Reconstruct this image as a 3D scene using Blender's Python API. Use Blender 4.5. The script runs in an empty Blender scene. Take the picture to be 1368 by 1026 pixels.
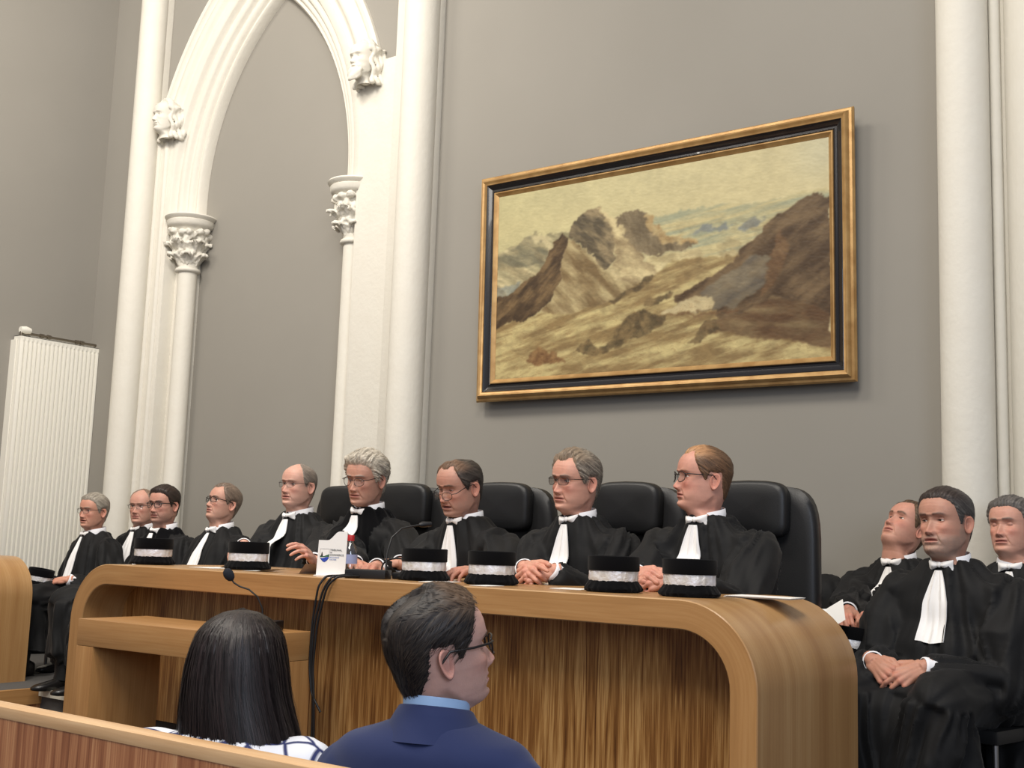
import bpy, bmesh, math, random
import numpy as np
from mathutils import Vector, Matrix
SC = bpy.context.scene
COL = SC.collection
PI = math.pi
rng = np.random.default_rng(7)

# ------------------------------------------------------------ helpers
def s2l(c):
    return tuple((x / 12.92 if x <= 0.04045 else ((x + 0.055) / 1.055) ** 2.4) for x in c)
def rgb(r, g, b):
    return s2l((r / 255, g / 255, b / 255)) + (1.0,)
class MB:
    """collects polygons (with uv) into one mesh"""
    def __init__(self):
        self.v = []; self.f = []; self.uv = []; self.m = []; self.n = 0
    def add(self, verts, faces, uvs=None, mat=0):
        verts = np.asarray(verts, float).reshape(-1, 3)
        base = self.n
        self.v.append(verts); self.n += len(verts)
        for i, f in enumerate(faces):
            self.f.append([base + k for k in f]); self.m.append(mat)
            if uvs is None:
                self.uv.append(None)
            else:
                self.uv.append([uvs[k] for k in f])
    def grid(self, P, close_u=False, close_v=False, uv=None, mat=0, flip=False):
        P = np.asarray(P, float); nu, nv = P.shape[:2]
        base = self.n
        self.v.append(P.reshape(-1, 3)); self.n += nu * nv
        mu = nu if close_u else nu - 1; mv = nv if close_v else nv - 1
        for i in range(mu):
            i2 = (i + 1) % nu
            for j in range(mv):
                j2 = (j + 1) % nv
                q = [(i, j), (i2, j), (i2, j2), (i, j2)]
                if flip: q = q[::-1]
                self.f.append([base + a * nv + b for a, b in q]); self.m.append(mat)
                if uv is None: self.uv.append(None)
                else:
                    uu = [uv[a][b] if not (a < i and close_u) else uv[a][b] for a, b in q]
                    self.uv.append(uu)
    def box(self, a, b, grain=0, mat=0, uvo=(0, 0), bev=0.0):
        """axis box from a to b; grain = axis along which the wood runs"""
        a = np.minimum(a, b) * 1.0 if False else np.array([min(a[i], b[i]) for i in range(3)], float)
        b = np.array([max(a[i], b[i]) for i in range(3)], float)
        bm = bmesh.new()
        bmesh.ops.create_cube(bm, size=1)
        for v in bm.verts:
            for i in range(3):
                v.co[i] = a[i] + (v.co[i] + .5) * (b[i] - a[i])
        if bev:
            bmesh.ops.bevel(bm, geom=list(bm.edges), offset=bev, segments=2, affect='EDGES', profile=.6)
        self.frombm(bm, grain, mat, uvo)
    def frombm(self, bm, grain=0, mat=0, uvo=(0, 0)):
        bm.verts.index_update(); bm.normal_update()
        base = self.n
        self.v.append(np.array([v.co[:] for v in bm.verts])); self.n += len(bm.verts)
        for f in bm.faces:
            self.f.append([base + v.index for v in f.verts]); self.m.append(mat)
            n = f.normal
            ax = [0, 1, 2]; ax.remove(grain)
            k = ax[0] if abs(n[ax[0]]) < abs(n[ax[1]]) else ax[1]
            if abs(n[grain]) > .7: g2, k2 = ax[0], ax[1]
            else: g2, k2 = grain, k
            off = 0.37 * int(abs(n[ax[0]]) > .5) + uvo[1]
            self.uv.append([(v.co[g2] + uvo[0], v.co[k2] + off) for v in f.verts])
        bm.free()
    def tube(self, pts, rad, seg=12, cap=True, mat=0, closed=False):
        pts = np.asarray(pts, float); n = len(pts)
        rad = np.full(n, rad) if np.isscalar(rad) else np.asarray(rad, float)
        if closed:
            T = np.roll(pts, -1, 0) - np.roll(pts, 1, 0)
        else:
            T = np.gradient(pts, axis=0)
        T /= np.linalg.norm(T, axis=1)[:, None] + 1e-12
        u = np.cross(T[0], (0, 0, 1.)); 
        if np.linalg.norm(u) < .05: u = np.cross(T[0], (1., 0, 0))
        u /= np.linalg.norm(u)
        rings = []
        for i in range(n):
            u = u - T[i] * u.dot(T[i]); u /= np.linalg.norm(u)
            w = np.cross(T[i], u)
            a = np.linspace(0, 2 * PI, seg, endpoint=False)
            rings.append(pts[i] + rad[i] * (np.cos(a)[:, None] * u + np.sin(a)[:, None] * w))
        self.grid(np.array(rings), close_v=True, close_u=closed, mat=mat)
        if cap and not closed:
            b = self.n - n * seg
            self.f.append([b + k for k in range(seg)][::-1]); self.m.append(mat); self.uv.append(None)
            self.f.append([b + (n - 1) * seg + k for k in range(seg)]); self.m.append(mat); self.uv.append(None)
    def lathe(self, prof, seg=32, c=(0, 0, 0), mat=0, a0=0, a1=2 * PI):
        """prof = [(r,z)...]"""
        prof = np.asarray(prof, float)
        full = abs(a1 - a0 - 2 * PI) < 1e-6
        a = np.linspace(a0, a1, seg, endpoint=not full)
        P = np.zeros((seg, len(prof), 3))
        P[:, :, 0] = c[0] + np.cos(a)[:, None] * prof[:, 0]
        P[:, :, 1] = c[1] + np.sin(a)[:, None] * prof[:, 0]
        P[:, :, 2] = c[2] + prof[:, 1]
        self.grid(P, close_u=full, mat=mat)
    def ell(self, c, r, seg=20, rings=12, mat=0, rot=None):
        th = np.linspace(0, PI, rings + 1); a = np.linspace(0, 2 * PI, seg, endpoint=False)
        P = np.zeros((seg, rings + 1, 3))
        P[:, :, 0] = np.cos(a)[:, None] * np.sin(th) * r[0]
        P[:, :, 1] = np.sin(a)[:, None] * np.sin(th) * r[1]
        P[:, :, 2] = np.cos(th) * r[2]
        if rot is not None: P = P @ np.array(rot).T
        self.grid(P + np.array(c), close_u=True, mat=mat, flip=True)
    def build(self, name, mats, parent=None, smooth=None, loc=None):
        me = bpy.data.meshes.new(name)
        V = np.concatenate(self.v) if self.v else np.zeros((0, 3))
        me.from_pydata(V.tolist(), [], self.f)
        if any(u is not None for u in self.uv):
            uvl = me.uv_layers.new(name='UVMap')
            flat = []
            for f, u in zip(self.f, self.uv):
                flat += list(u) if u is not None else [(0, 0)] * len(f)
            uvl.data.foreach_set('uv', np.array(flat, dtype=np.float32).ravel())
        if not isinstance(mats, (list, tuple)): mats = [mats]
        for m in mats: me.materials.append(m)
        me.polygons.foreach_set('material_index', self.m)
        me.update(); me.validate()
        o = link(name, me, parent, smooth)
        if loc is not None: o.location = loc
        return o
def link(name, me, parent=None, smooth=None):
    if smooth is not None:
        me.polygons.foreach_set('use_smooth', [True] * len(me.polygons))
        if smooth < 180:
            try: me.set_sharp_from_angle(angle=math.radians(smooth))
            except Exception: pass
    o = bpy.data.objects.new(name, me); COL.objects.link(o)
    if parent is not None: o.parent = parent
    return o
def thing(name, label, cat, loc=(0, 0, 0), rz=0, group=None):
    o = bpy.data.objects.new(name, None); COL.objects.link(o)
    o.empty_display_size = .1
    o.location = loc; o.rotation_euler = (0, 0, rz)
    tag(o, label, cat, group); return o
def tag(o, label, cat, group=None):
    o['label'] = label; o['category'] = cat
    if group: o['group'] = group
    return o
def struct(o):
    o['kind'] = 'structure'; return o
def copy_thing(root, loc, rz, label, group=None):
    c = root.copy(); COL.objects.link(c); c.location = loc; c.rotation_euler = (0, 0, rz)
    c['label'] = label
    if group: c['group'] = group
    for ch in list(root.children):
        d = ch.copy(); COL.objects.link(d); d.parent = c
        for g in list(ch.children):
            e = g.copy(); COL.objects.link(e); e.parent = d
    return c
# value noise
def _hash(i, j, s):
    n = (i.astype(np.int64) * 374761393 + j.astype(np.int64) * 668265263 + s * 1442695041) & 0xffffffff
    n = ((n ^ (n >> 13)) * 1274126177) & 0xffffffff
    return ((n ^ (n >> 16)) & 0xffff) / 65535.0
def vnoise(x, y, s=0):
    x = np.asarray(x, float); y = np.asarray(y, float)
    xi = np.floor(x); yi = np.floor(y); fx = x - xi; fy = y - yi
    fx = fx * fx * (3 - 2 * fx); fy = fy * fy * (3 - 2 * fy)
    a = _hash(xi, yi, s); b = _hash(xi + 1, yi, s); c = _hash(xi, yi + 1, s); d = _hash(xi + 1, yi + 1, s)
    return (a * (1 - fx) + b * fx) * (1 - fy) + (c * (1 - fx) + d * fx) * fy
def fbm(x, y, o=4, s=0):
    r = 0; a = .5; t = 0
    for k in range(o):
        r = r + a * vnoise(x * 2 ** k + 17.3 * k, y * 2 ** k - 9.1 * k, s + k); t += a; a *= .5
    return r / t
def sst(a, b, x):
    t = np.clip((x - a) / (b - a), 0, 1); return t * t * (3 - 2 * t)
def gauss(x, s): return np.exp(-(x / s) ** 2)

# ------------------------------------------------------------ materials
def mat(name, col, rough=.6, metal=0, spec=.5, bump=None, var=None, coat=0, sheen=0, trans=0, ior=1.45, sss=0):
    m = bpy.data.materials.new(name); m.use_nodes = True
    nt = m.node_tree; b = nt.nodes['Principled BSDF']
    b.inputs['Base Color'].default_value = col; b.inputs['Roughness'].default_value = rough
    b.inputs['Metallic'].default_value = metal; b.inputs['Specular IOR Level'].default_value = spec
    b.inputs['Coat Weight'].default_value = coat; b.inputs['IOR'].default_value = ior
    b.inputs['Transmission Weight'].default_value = trans
    if sheen:
        b.inputs['Sheen Weight'].default_value = sheen; b.inputs['Sheen Roughness'].default_value = .5
    if sss:
        b.inputs['Subsurface Weight'].default_value = sss
        b.inputs['Subsurface Radius'].default_value = (.012, .004, .002)
        b.inputs['Subsurface Scale'].default_value = 1
    tc = nt.nodes.new('ShaderNodeTexCoord')
    if var:   # (scale, amount, color2)
        n = nt.nodes.new('ShaderNodeTexNoise'); n.inputs['Scale'].default_value = var[0]; n.inputs['Detail'].default_value = 5
        nt.links.new(tc.outputs['Object'], n.inputs['Vector'])
        r = nt.nodes.new('ShaderNodeMapRange'); r.inputs[1].default_value = .35; r.inputs[2].default_value = .65
        r.inputs[4].default_value = var[1]
        nt.links.new(n.outputs['Fac'], r.inputs[0])
        mx = nt.nodes.new('ShaderNodeMix'); mx.data_type = 'RGBA'
        mx.inputs[6].default_value = col; mx.inputs[7].default_value = var[2]
        nt.links.new(r.outputs[0], mx.inputs[0]); nt.links.new(mx.outputs[2], b.inputs['Base Color'])
    if bump:  # (scale, strength, distance)
        n = nt.nodes.new('ShaderNodeTexNoise'); n.inputs['Scale'].default_value = bump[0]; n.inputs['Detail'].default_value = 4
        nt.links.new(tc.outputs['Object'], n.inputs['Vector'])
        bp = nt.nodes.new('ShaderNodeBump'); bp.inputs['Strength'].default_value = bump[1]; bp.inputs['Distance'].default_value = bump[2]
        nt.links.new(n.outputs['Fac'], bp.inputs['Height']); nt.links.new(bp.outputs[0], b.inputs['Normal'])
    return m
def ramp(nt, stops):
    r = nt.nodes.new('ShaderNodeValToRGB'); e = r.color_ramp.elements
    while len(e) < len(stops): e.new(.5)
    for k, (p, c) in enumerate(stops): e[k].position = p; e[k].color = c
    return r
def wood(name, stops, along, across, dist=2., rough=.35, fine=120., finew=.35, mirror=0., coat=.15):
    """grain runs along u of the uv map (metres)"""
    m = bpy.data.materials.new(name); m.use_nodes = True
    nt = m.node_tree; b = nt.nodes['Principled BSDF']; L = nt.links
    uv = nt.nodes.new('ShaderNodeUVMap'); sp = nt.nodes.new('ShaderNodeSeparateXYZ'); L.new(uv.outputs[0], sp.inputs[0])
    vv = sp.outputs[1]
    def mth(op, a, bb=None):
        n = nt.nodes.new('ShaderNodeMath'); n.operation = op
        for k, q in enumerate((a, bb)):
            if q is None: continue
            if isinstance(q, (int, float)): n.inputs[k].default_value = q
            else: L.new(q, n.inputs[k])
        return n.outputs[0]
    if mirror: vv = mth('PINGPONG', vv, mirror)
    cb = nt.nodes.new('ShaderNodeCombineXYZ')
    L.new(mth('MULTIPLY', sp.outputs[0], along), cb.inputs[0]); L.new(mth('MULTIPLY', vv, across), cb.inputs[1])
    n1 = nt.nodes.new('ShaderNodeTexNoise'); n1.inputs['Scale'].default_value = 1; n1.inputs['Detail'].default_value = 5
    n1.inputs['Distortion'].default_value = dist * .3; n1.inputs['Roughness'].default_value = .6
    L.new(cb.outputs[0], n1.inputs['Vector'])
    cb2 = nt.nodes.new('ShaderNodeCombineXYZ')
    L.new(mth('MULTIPLY', sp.outputs[0], along * 3), cb2.inputs[0]); L.new(mth('MULTIPLY', vv, fine), cb2.inputs[1])
    n2 = nt.nodes.new('ShaderNodeTexNoise'); n2.inputs['Scale'].default_value = 1; n2.inputs['Detail'].default_value = 3
    L.new(cb2.outputs[0], n2.inputs['Vector'])
    f = mth('ADD', mth('MULTIPLY', n1.outputs['Fac'], 1 - finew), mth('MULTIPLY', n2.outputs['Fac'], finew))
    r = ramp(nt, stops); L.new(f, r.inputs[0]); L.new(r.outputs[0], b.inputs['Base Color'])
    b.inputs['Roughness'].default_value = rough; b.inputs['Coat Weight'].default_value = coat
    b.inputs['Coat Roughness'].default_value = .25; b.inputs['Specular IOR Level'].default_value = .4
    bp = nt.nodes.new('ShaderNodeBump'); bp.inputs['Strength'].default_value = .12; bp.inputs['Distance'].default_value = .002
    L.new(n2.outputs['Fac'], bp.inputs['Height']); L.new(bp.outputs[0], b.inputs['Normal'])
    return m
def attr_mat(name, rough=.5, bump=None, sss=0, spec=.4, var=0.):
    m = bpy.data.materials.new(name); m.use_nodes = True
    nt = m.node_tree; b = nt.nodes['Principled BSDF']
    a = nt.nodes.new('ShaderNodeVertexColor'); a.layer_name = 'Col'
    out = a.outputs[0]
    tc = nt.nodes.new('ShaderNodeTexCoord')
    if var:
        n = nt.nodes.new('ShaderNodeTexNoise'); n.inputs['Scale'].default_value = 60; n.inputs['Detail'].default_value = 6
        nt.links.new(tc.outputs['Object'], n.inputs['Vector'])
        hs = nt.nodes.new('ShaderNodeHueSaturation')
        mr = nt.nodes.new('ShaderNodeMapRange'); mr.inputs[3].default_value = 1 - var; mr.inputs[4].default_value = 1 + var
        nt.links.new(n.outputs['Fac'], mr.inputs[0]); nt.links.new(mr.outputs[0], hs.inputs['Value'])
        nt.links.new(out, hs.inputs['Color']); out = hs.outputs[0]
    nt.links.new(out, b.inputs['Base Color'])
    b.inputs['Roughness'].default_value = rough; b.inputs['Specular IOR Level'].default_value = spec
    if sss:
        b.inputs['Subsurface Weight'].default_value = sss
        b.inputs['Subsurface Radius'].default_value = (.010, .0035, .0018); b.inputs['Subsurface Scale'].default_value = 1
    if bump:
        n = nt.nodes.new('ShaderNodeTexNoise'); n.inputs['Scale'].default_value = bump[0]; n.inputs['Detail'].default_value = 4
        nt.links.new(tc.outputs['Object'], n.inputs['Vector'])
        bp = nt.nodes.new('ShaderNodeBump'); bp.inputs['Strength'].default_value = bump[1]; bp.inputs['Distance'].default_value = bump[2]
        nt.links.new(n.outputs['Fac'], bp.inputs['Height']); nt.links.new(bp.outputs[0], b.inputs['Normal'])
    return m
def set_col(me, C):
    ca = me.color_attributes.new(name='Col', type='FLOAT_COLOR', domain='POINT')
    C = np.asarray(C, float)
    C = np.where(C <= .04045, C / 12.92, ((C + .055) / 1.055) ** 2.4)
    ca.data.foreach_set('color', np.c_[C, np.ones(len(C))].astype(np.float32).ravel())

M = {}
M['wall'] = mat('grey_wall_cloth', rgb(146, 142, 134), .85, bump=(900, .35, .0006), var=(1.3, .5, rgb(141, 137, 129)), spec=.2)
M['stone'] = mat('white_painted_stone', rgb(214, 210, 199), .62, bump=(34, .45, .0045), var=(9, .5, rgb(210, 205, 193)), spec=.3)
M['floor'] = mat('grey_carpet', rgb(92, 90, 88), .95, bump=(500, .5, .002), spec=.1)
M['riser'] = mat('dark_riser', rgb(58, 50, 44), .8)
M['nosing'] = mat('pale_step_nosing', rgb(200, 196, 182), .5)
M['rad'] = mat('white_enamel', rgb(232, 229, 218), .3, spec=.5)
M['steel'] = mat('dull_metal', rgb(120, 112, 100), .4, metal=.8)
M['oak'] = wood('oak_veneer', [(.25, rgb(146, 104, 60)), (.5, rgb(172, 127, 78)), (.75, rgb(188, 146, 96))], 1.2, 16, 1.5, .38, 160, .3)
M['oakend'] = wood('oak_veneer_sheet', [(.3, rgb(148, 106, 64)), (.5, rgb(168, 128, 82)), (.72, rgb(192, 155, 108))], .35, 7, .6, .34, 140, .22)
M['zebra'] = wood('zebrano_veneer', [(.34, rgb(80, 46, 22)), (.43, rgb(132, 86, 42)), (.50, rgb(166, 118, 64)), (.58, rgb(204, 158, 98)), (.66, rgb(142, 92, 46))], 1.6, 42, 3.2, .4, 170, .35, mirror=.31)
M['parapet'] = wood('red_zebrano_veneer', [(.32, rgb(112, 66, 42)), (.45, rgb(158, 100, 66)), (.55, rgb(192, 134, 92)), (.66, rgb(216, 168, 122)), (.78, rgb(152, 98, 66))], 1.0, 30, 1.5, .35, 150, .4)
M['edge'] = wood('pale_oak_edge', [(.3, rgb(190, 146, 100)), (.7, rgb(226, 190, 146))], 1.5, 20, 1, .4)
M['gold'] = mat('gilt_frame', rgb(186, 150, 98), .42, metal=.4, bump=(60, .3, .002), var=(14, .6, rgb(146, 106, 58)))
M['blackframe'] = mat('black_lacquer', rgb(24, 22, 24), .25, coat=.4)
M['leather'] = mat('black_leather', rgb(30, 30, 31), .42, bump=(240, .35, .001), spec=.5)
M['black'] = mat('black_plastic', rgb(22, 22, 24), .45)
M['paper'] = mat('white_paper', rgb(236, 234, 230), .7)
M['cable'] = mat('black_rubber', rgb(20, 20, 22), .5)
M['chrome'] = mat('brushed_steel', rgb(170, 170, 172), .3, metal=1)
# ------------------------------------------------------------ camera
def make_camera():
    y, p, r = map(math.radians, (36.72470215, 7.73383387, 1.96691151))
    f = np.array([-math.sin(y) * math.cos(p), math.cos(y) * math.cos(p), math.sin(p)])
    rt = np.array([math.cos(y), math.sin(y), 0]); up = np.cross(rt, f)
    rt2 = math.cos(r) * rt + math.sin(r) * up; up2 = -math.sin(r) * rt + math.cos(r) * up
    cd = bpy.data.cameras.new('camera'); co = bpy.data.objects.new('camera', cd); COL.objects.link(co)
    Mx = Matrix(((rt2[0], up2[0], -f[0], 0), (rt2[1], up2[1], -f[1], 0), (rt2[2], up2[2], -f[2], 1.4), (0, 0, 0, 1)))
    co.matrix_world = Mx
    cd.sensor_width = 36; cd.sensor_fit = 'HORIZONTAL'; cd.lens = 1582.25 / 1368 * 36
    cd.clip_start = .05; cd.clip_end = 100
    SC.camera = co
make_camera()

# ------------------------------------------------------------ arch and walls
WY = 5.42; NY = 5.60; AX = -6.35; AZ = 3.88; AC = 1.025; TOP = 8.2
XL = -8.2; XR = 1.6
def arch_pts(R, n=40, zlow=0.):
    """outline of a pointed opening of inner radius R, from bottom left over the apex to bottom right (x,z)"""
    ap = math.acos(AC / R)       # angle at the apex
    a = np.linspace(0, ap, n)
    lx = AX + AC - R * np.cos(a); lz = AZ + R * np.sin(a)
    P = [(lx[0], zlow)] + list(zip(lx, lz)) + [(2 * AX - x, z) for x, z in list(zip(lx, lz))[::-1][1:]] + [(2 * AX - lx[0], zlow)]
    return np.array(P)
def build_walls():
    # back wall with a pointed blind arch
    R = 2.2
    P = arch_pts(R, 40)
    mb = MB()
    n = len(P)
    left = P[:n // 2 + 1]; right = P[n // 2:]
    V = []; F = []
    def fan(side, xe):
        for k in range(len(side) - 1):
            a, b = side[k], side[k + 1]
            base = len(V)
            V.extend([(xe, WY, a[1]), (a[0], WY, a[1]), (b[0], WY, b[1]), (xe, WY, b[1])]); F.append([base, base + 1, base + 2, base + 3])
    fan(left, XL); fan(right, XR)
    zt = P[n // 2][1]
    base = len(V); V.extend([(XL, WY, zt), (XR, WY, zt), (XR, WY, TOP), (XL, WY, TOP)]); F.append([base, base + 1, base + 2, base + 3])
    # thickness behind and recessed field of the blind arch
    for side in (left, right):
        for k in range(len(side) - 1):
            a, b = side[k], side[k + 1]; base = len(V)
            V.extend([(a[0], WY, a[1]), (a[0], NY + .05, a[1]), (b[0], NY + .05, b[1]), (b[0], WY, b[1])]); F.append([base, base + 1, base + 2, base + 3])
    base = len(V); V.extend([(AX - 1.6, NY, 0), (AX + 1.6, NY, 0), (AX + 1.6, NY, 6.4), (AX - 1.6, NY, 6.4)]); F.append([base, base + 1, base + 2, base + 3])
    mb.add(V, F)
    # outer back skin so that the wall is solid
    mb.box((XL - .2, NY + .08, 0), (XR, NY + .3, TOP))
    struct(mb.build('wall_back', M['wall']))
    mb = MB(); mb.box((XL - .2, -2.0, 0), (XL, NY + .3, TOP)); struct(mb.build('wall_left', M['wall']))
    mb = MB(); mb.box((XL - .2, -2.0, -.1), (XR, NY + .3, 0)); struct(mb.build('floor', M['floor']))
    mb = MB()
    mb.box((-4.66, 2.98, 0), (-1.05, WY, .48)); mb.box((XL, 4.06, 0), (-4.66, WY, .48)); mb.box((XL, 2.2, 0), (-6.37, 4.06, .48))
    mb.box((-6.37, 3.35, 0), (-4.66, 4.06, .27))
    mb.box((-1.05, 3.1, 0), (XR, WY, .48))
    struct(mb.build('trim_dais', M['floor']))
    mb = MB(); mb.box((-6.34, 4.035, .445), (-4.68, 4.075, .487)); mb.box((-6.34, 3.34, .235), (-4.68, 3.37, .277)); struct(mb.build('trim_nosing', M['nosing'], smooth=30))
    mb = MB(); mb.box((-6.385, 2.2, .40), (-6.345, 4.075, .487), grain=1); struct(mb.build('trim_kerb', M['oak']))
    mb = MB(); mb.box((-6.37, 2.2, 0.0), (-6.355, 4.06, .40), grain=2); struct(mb.build('trim_kerb_panel', M['parapet']))

def build_arch():
    # stepped mouldings: profile points (distance from the arc centre, y)
    prof = [(2.28, 5.425), (2.28, 5.395), (2.262, 5.38), (2.235, 5.385), (2.225, 5.405), (2.205, 5.415), (2.18, 5.40), (2.165, 5.385), (2.13, 5.38), (2.105, 5.39),
            (2.095, 5.41), (2.07, 5.42), (2.05, 5.405), (2.045, 5.395), (1.985, 5.395), (1.975, 5.405), (1.968, 5.43), (1.955, 5.445), (1.935, 5.44), (1.915, 5.44), (1.90, 5.455),
            (1.895, 5.475), (1.885, 5.485), (1.87, 5.48), (1.852, 5.485), (1.842, 5.505), (1.835, 5.52), (1.815, 5.515), (1.80, 5.53), (1.80, 5.61)]
    t = thing('arch_moulding', 'white stone pointed arch with stepped mouldings framing the grey blind niche', 'arch', (AX, WY, 0))
    inv = Matrix.Translation((-AX, -WY, 0))
    def strip(sub, zlow, name):
        mb = MB(); rows = []
        nn = 40
        for (R, y) in sub:
            ap = math.acos(AC / R); a = np.linspace(math.asin(max(0, zlow - AZ) / R), ap, nn)
            lx = AC - R * np.cos(a); lz = AZ + R * np.sin(a)
            P = [(lx[0], min(zlow, lz[0] - .001))] + list(zip(lx, lz)) + [(-x, z) for x, z in list(zip(lx, lz))[::-1][1:]] + [(-lx[0], min(zlow, lz[0] - .001))]
            rows.append([(x, y - WY, z) for x, z in P])
        mb.grid(np.array(rows)); return mb.build(name, M['stone'], t, smooth=50)
    strip(prof[:14], 4.50, 'hood_moulding')
    strip(prof[13:], 3.70, 'inner_moulding')
    # plain jamb faces either side, below the hood
    for s, x0, x1, nm in ((-1, -.775, -1.27, 'jamb'), (1, .775, 1.30, 'jamb')):
        mb = MB()
        xa, xb = sorted((s * abs(x0) , x1))
        xin = -.965 if s < 0 else 1.0
        a, b = sorted((xin, x1))
        mb.box((a, 5.392 - WY, 0), (b, 5.6 - WY, 4.52), bev=.006)
        zz = np.r_[0, np.linspace(3.66, 4.52, 24)]; rows = []
        for z in zz:
            xa = s * (math.sqrt(2.042 ** 2 - max(0, z - AZ) ** 2) - AC)
            rows.append([(xa, 5.6 - WY, z), (xa, 5.40 - WY, z), (xa + s * .006, 5.389 - WY, z), (x1, 5.389 - WY, z)])
        mb.grid(np.array(rows), flip=(s < 0))
        # lower jamb behind the colonnette
        a, b = sorted((s * .80, s * 1.0))
        mb.box((a, 5.50 - WY, 0), (b, 5.6 - WY, 3.72), bev=.004)
        if s < 0:
            for xx, rr in ((-1.03, .022), (-1.13, .03)):
                mb.tube([(xx, 5.392 - WY, 0), (xx, 5.392 - WY, 4.35)], rr, 14)
        mb.build(nm, M['stone'], t, smooth=40)
    # colonnettes with capitals
    for s in (-1, 1):
        x = -.82 if s < 0 else .90; y = 5.50 - WY
        mb = MB()
        mb.lathe([(.085, 0), (.085, .05), (.07, .07), (.07, 3.335)], 28, (x, y, 0))
        mb.build('colonnette', M['stone'], t, smooth=40)
        mb = MB()
        # neck ring, bell, abacus
        mb.lathe([(.07, 3.33), (.088, 3.335), (.094, 3.348), (.088, 3.362), (.074, 3.368), (.075, 3.42), (.085, 3.50), (.105, 3.58), (.13, 3.64), (.15, 3.665),
                  (.165, 3.67), (.175, 3.69), (.178, 3.715), (.172, 3.72), (.19, 3.735), (.196, 3.745), (.19, 3.755), (0, 3.757)], 40, (x, y, 0))
        # curled leaves
        def leaf(ang, z0, h, w, rr0, curl, thick):
            n, m2 = 16, 9
            rows = []
            for i in range(n):
                tt = i / (n - 1)
                if tt < .68:
                    q = tt / .68; r = rr0 + .012 * q + curl * q ** 2.2 * .8; z = z0 + h * q
                else:
                    q = (tt - .68) / .32; a = q * 4.2
                    r = rr0 + .012 + curl * .8 + .021 * (1 - math.cos(a)) * .9; z = z0 + h + .018 * math.sin(a)
                ww = w * (.55 + .9 * math.sin(PI * min(1, tt * .8 + .12))) * (1 + .18 * math.sin(tt * 22))
                row = []
                for j in range(m2):
                    v = (j / (m2 - 1) - .5) * 2
                    rj = r - .018 * v * v + .006 * math.cos(v * 9)
                    a2 = ang + v * ww / max(r, .05)
                    row.append((x + rj * math.cos(a2), y + rj * math.sin(a2), z - .012 * v * v))
                rows.append(row)
            R0 = np.array(rows)
            c = np.array([x, y, 0]); d = R0 - c; d[..., 2] = 0; d /= np.linalg.norm(d, axis=2)[..., None]
            R1 = R0 - d * thick
            mb.grid(R0); mb.grid(R1, flip=True)
            for i in range(n - 1):
                for j, fl in ((0, 0), (m2 - 1, 1)):
                    q = [R0[i, j], R0[i + 1, j], R1[i + 1, j], R1[i, j]]
                    mb.add(q, [[0, 1, 2, 3]])
        bell = mb; mb = MB()
        for k in range(6): leaf(-PI / 2 + k * PI / 3 + .25, 3.40, .15, .056, .082, .085, .020)
        for k in range(6): leaf(-PI / 2 + (k + .5) * PI / 3 + .25, 3.375, .085, .040, .077, .055, .018)
        rr = random.Random(4 + s)
        for k in range(14):   # folded foliage
            a = -PI / 2 + (k + rr.uniform(-.3, .3)) * PI / 7
            mb.ell((x + .138 * math.cos(a), y + .138 * math.sin(a), 3.635 + rr.uniform(-.02, .01)), (.034, .034, .026), 10, 8)
            mb.ell((x + .115 * math.cos(a + .2), y + .115 * math.sin(a + .2), 3.585 + rr.uniform(-.015, .015)), (.03, .03, .035), 10, 8)
            mb.ell((x + .105 * math.cos(a + .35), y + .105 * math.sin(a + .35), 3.475 + rr.uniform(-.01, .01)), (.022, .022, .017), 10, 8)
        mb.ell((x, y, 3.52), (.085, .085, .14), 20, 12)
        Vc, Fc, Ec = remesh(mb, .0065, 2)
        Nc = vnormals(Vc, Fc); aa = np.arctan2(Vc[:, 1] - y, Vc[:, 0] - x)
        Vc = Vc + Nc * (.007 * (fbm(aa * 9, Vc[:, 2] * 60, 3, 3 + s) - .5) * 2)[:, None]
        mb = bell; mb.add(Vc, Fc)
        mb.build('capital', M['stone'], t, smooth=50)
    # carved heads at the ends of the hood
    def boss(x, z, beard, yaw):
        o = thing('carved_head', 'carved white stone head ' + ('with beard at the right foot of the arch' if beard else 'with long hair at the left foot of the arch'), 'carving', (x, 5.40, z), yaw)
        H = head_mesh(dict(scale=1.05, carve=True, stone=True, beardgeo=1.0 if beard else 0))
        me = H['me']; me.materials.append(M['stone'])
        ob = link('face', me, o, 180); ob.location = (0, -.07, 0)
        mb = MB()
        rr = random.Random(3 if beard else 5)
        mb.ell((0, .035, .015), (.088, .085, .115), 24, 14)
        for k in range(9):     # cap of hair over the crown
            a = PI * (k + .5) / 9
            mb.tube([(.078 * math.cos(a) * q, -.072 + .03 * q, .045 + .078 * math.sin(a)) for q in (1.0, .99)] + [(.085 * math.cos(a), -.02, .045 + .085 * math.sin(a)), (.08 * math.cos(a), .05, .03 + .07 * math.sin(a))], [.016, .02, .024, .02], 10)
        for s_ in (-1, 1):     # wavy locks at both sides
            for q in range(4):
                y0 = -.022 + q * .028; pts = []
                for i in range(12):
                    u = i / 11; pts.append((s_ * (.083 + .012 * q * .4 + .010 * math.sin(u * 13 + q)), y0 + .010 * math.sin(u * 11 + q * 2) + .02 * u, .07 - .235 * u + .0 * q))
                mb.tube(pts, [.017 + .003 * math.sin(i * 1.9 + q) for i in range(12)], 10)
                mb.ell(pts[-1], (.02, .02, .018), 10, 8)
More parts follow.
